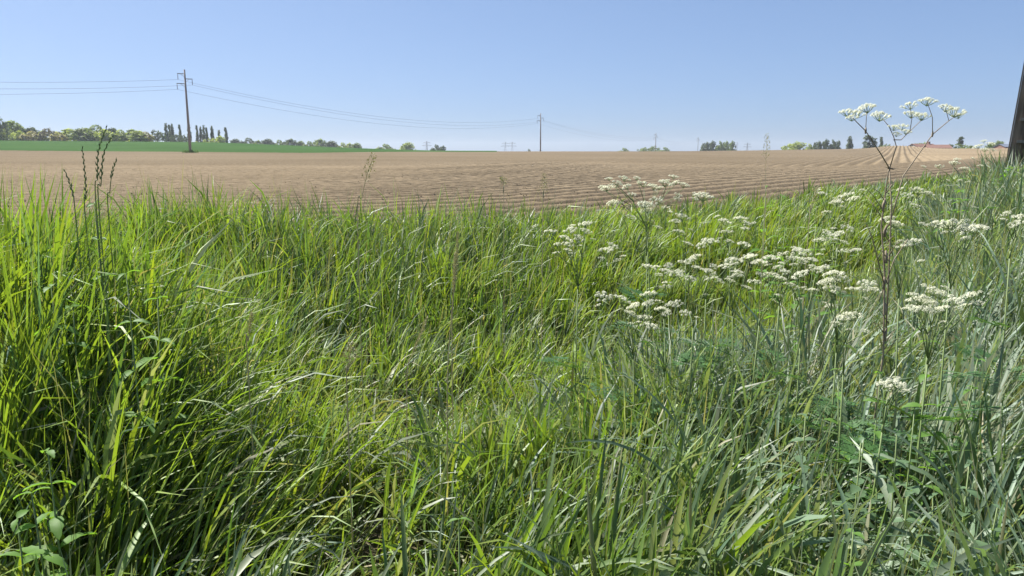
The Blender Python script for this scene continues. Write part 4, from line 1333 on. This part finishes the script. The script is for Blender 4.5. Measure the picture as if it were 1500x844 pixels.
TUFTS = [
    (760, 1.55, 13, .5, .72, .014, .021, 'lush', 1.0, 0.3, 'lush broad-bladed tuft at the bottom centre, dark and arching'),
    (830, 1.65, 12, .5, .75, .012, .018, 'lush', 0.8, 0.2, 'broad-bladed green tuft right of the bottom-centre tuft'),
    (985, 1.55, 9, .5, .72, .012, .020, 'grey', 0.9, 0.3, 'pale tuft with one wide blade folded over, right of centre'),
    (1060, 2.0, 14, .6, .85, .009, .014, 'blue', 0.9, 2.4, 'blue-green tuft with long dark blades leaning left below the flowers'),
    (1150, 2.1, 13, .55, .8, .009, .014, 'blue', 1.2, 0.5, 'dense blue-green tuft under the horizontal band of flower heads'),
    (270, 1.45, 8, .45, .62, .012, .018, 'blue', 1.0, 1.0, 'blue-green tuft with stiff blades at the bottom left'),
    (430, 1.5, 9, .4, .55, .010, .015, 'grey', 0.8, 0.7, 'greyish tuft leaning right at the bottom, left of centre'),
    (55, 1.75, 14, .5, .72, .011, .016, 'yellow', 0.6, 1.2, 'yellow-green backlit tuft near the left edge'),  # this and the next tuft: yellow colour stands in for backlight
    (150, 1.9, 12, .45, .65, .010, .015, 'yellow', 0.7, 1.0, 'yellow-green tuft right of the one near the left edge'),
    (10, 2.4, 12, .7, .95, .009, .013, 'lush', 0.5, 1.4, 'tall dark green tuft against the soil at the left edge'),
    (135, 2.25, 16, .65, .92, .009, .014, 'lush', 1.2, 1.2, 'tall lush tuft in front of the tall grass ears at left'),
    (215, 2.3, 12, .6, .85, .008, .012, 'lush', 1.2, 0.6, 'lush tuft right of the tall grass ears'),
    (70, 2.2, 12, .65, .9, .009, .014, 'yellow', 1.2, 1.8, 'bright tall tuft left of the tall grass ears'),
    (900, 1.5, 9, .45, .68, .011, .016, 'lush', 1.1, 0.9, 'green tuft between the bottom centre and the folded pale blade'),
    (1420, 1.6, 10, .5, .75, .010, .015, 'blue', 0.9, 1.0, 'upright blue-green tuft low at the right'),
    (1480, 1.9, 11, .6, .85, .010, .015, 'lush', 0.9, 1.8, 'dark green tuft at the right edge'),
    (600, 1.55, 9, .4, .58, .010, .015, 'grey', 0.9, 0.4, 'pale green tuft at the bottom, left of the lush centre tuft'),
    (1110, 1.45, 9, .45, .65, .009, .014, 'lush', 0.9, 0.7, 'green tuft at the bottom right of centre'),
]
for i, a in enumerate(TUFTS):
    tuft(*a, seed=i * 31)

# ------------------------------------------------------------------ hazy air
def haze():
    m = bpy.data.materials.new('pale_air'); m.use_nodes = True
    nt = m.node_tree; nt.nodes.clear()
    out = nt.nodes.new('ShaderNodeOutputMaterial')
    v = nt.nodes.new('ShaderNodeVolumePrincipled')
    v.inputs['Color'].default_value = (0.86, 0.92, 1.0, 1)
    v.inputs['Density'].default_value = 0.00020
    v.inputs['Anisotropy'].default_value = 0.2
    nt.links.new(v.outputs[0], out.inputs['Volume'])
    mb = MB(); mb.box((-2990, -2990, -9), (2990, 2990, 46))
    obj('haze', mb.mesh('haze'), None, [m], kind='stuff', label='pale spring haze over the far fields', category='haze')
haze()
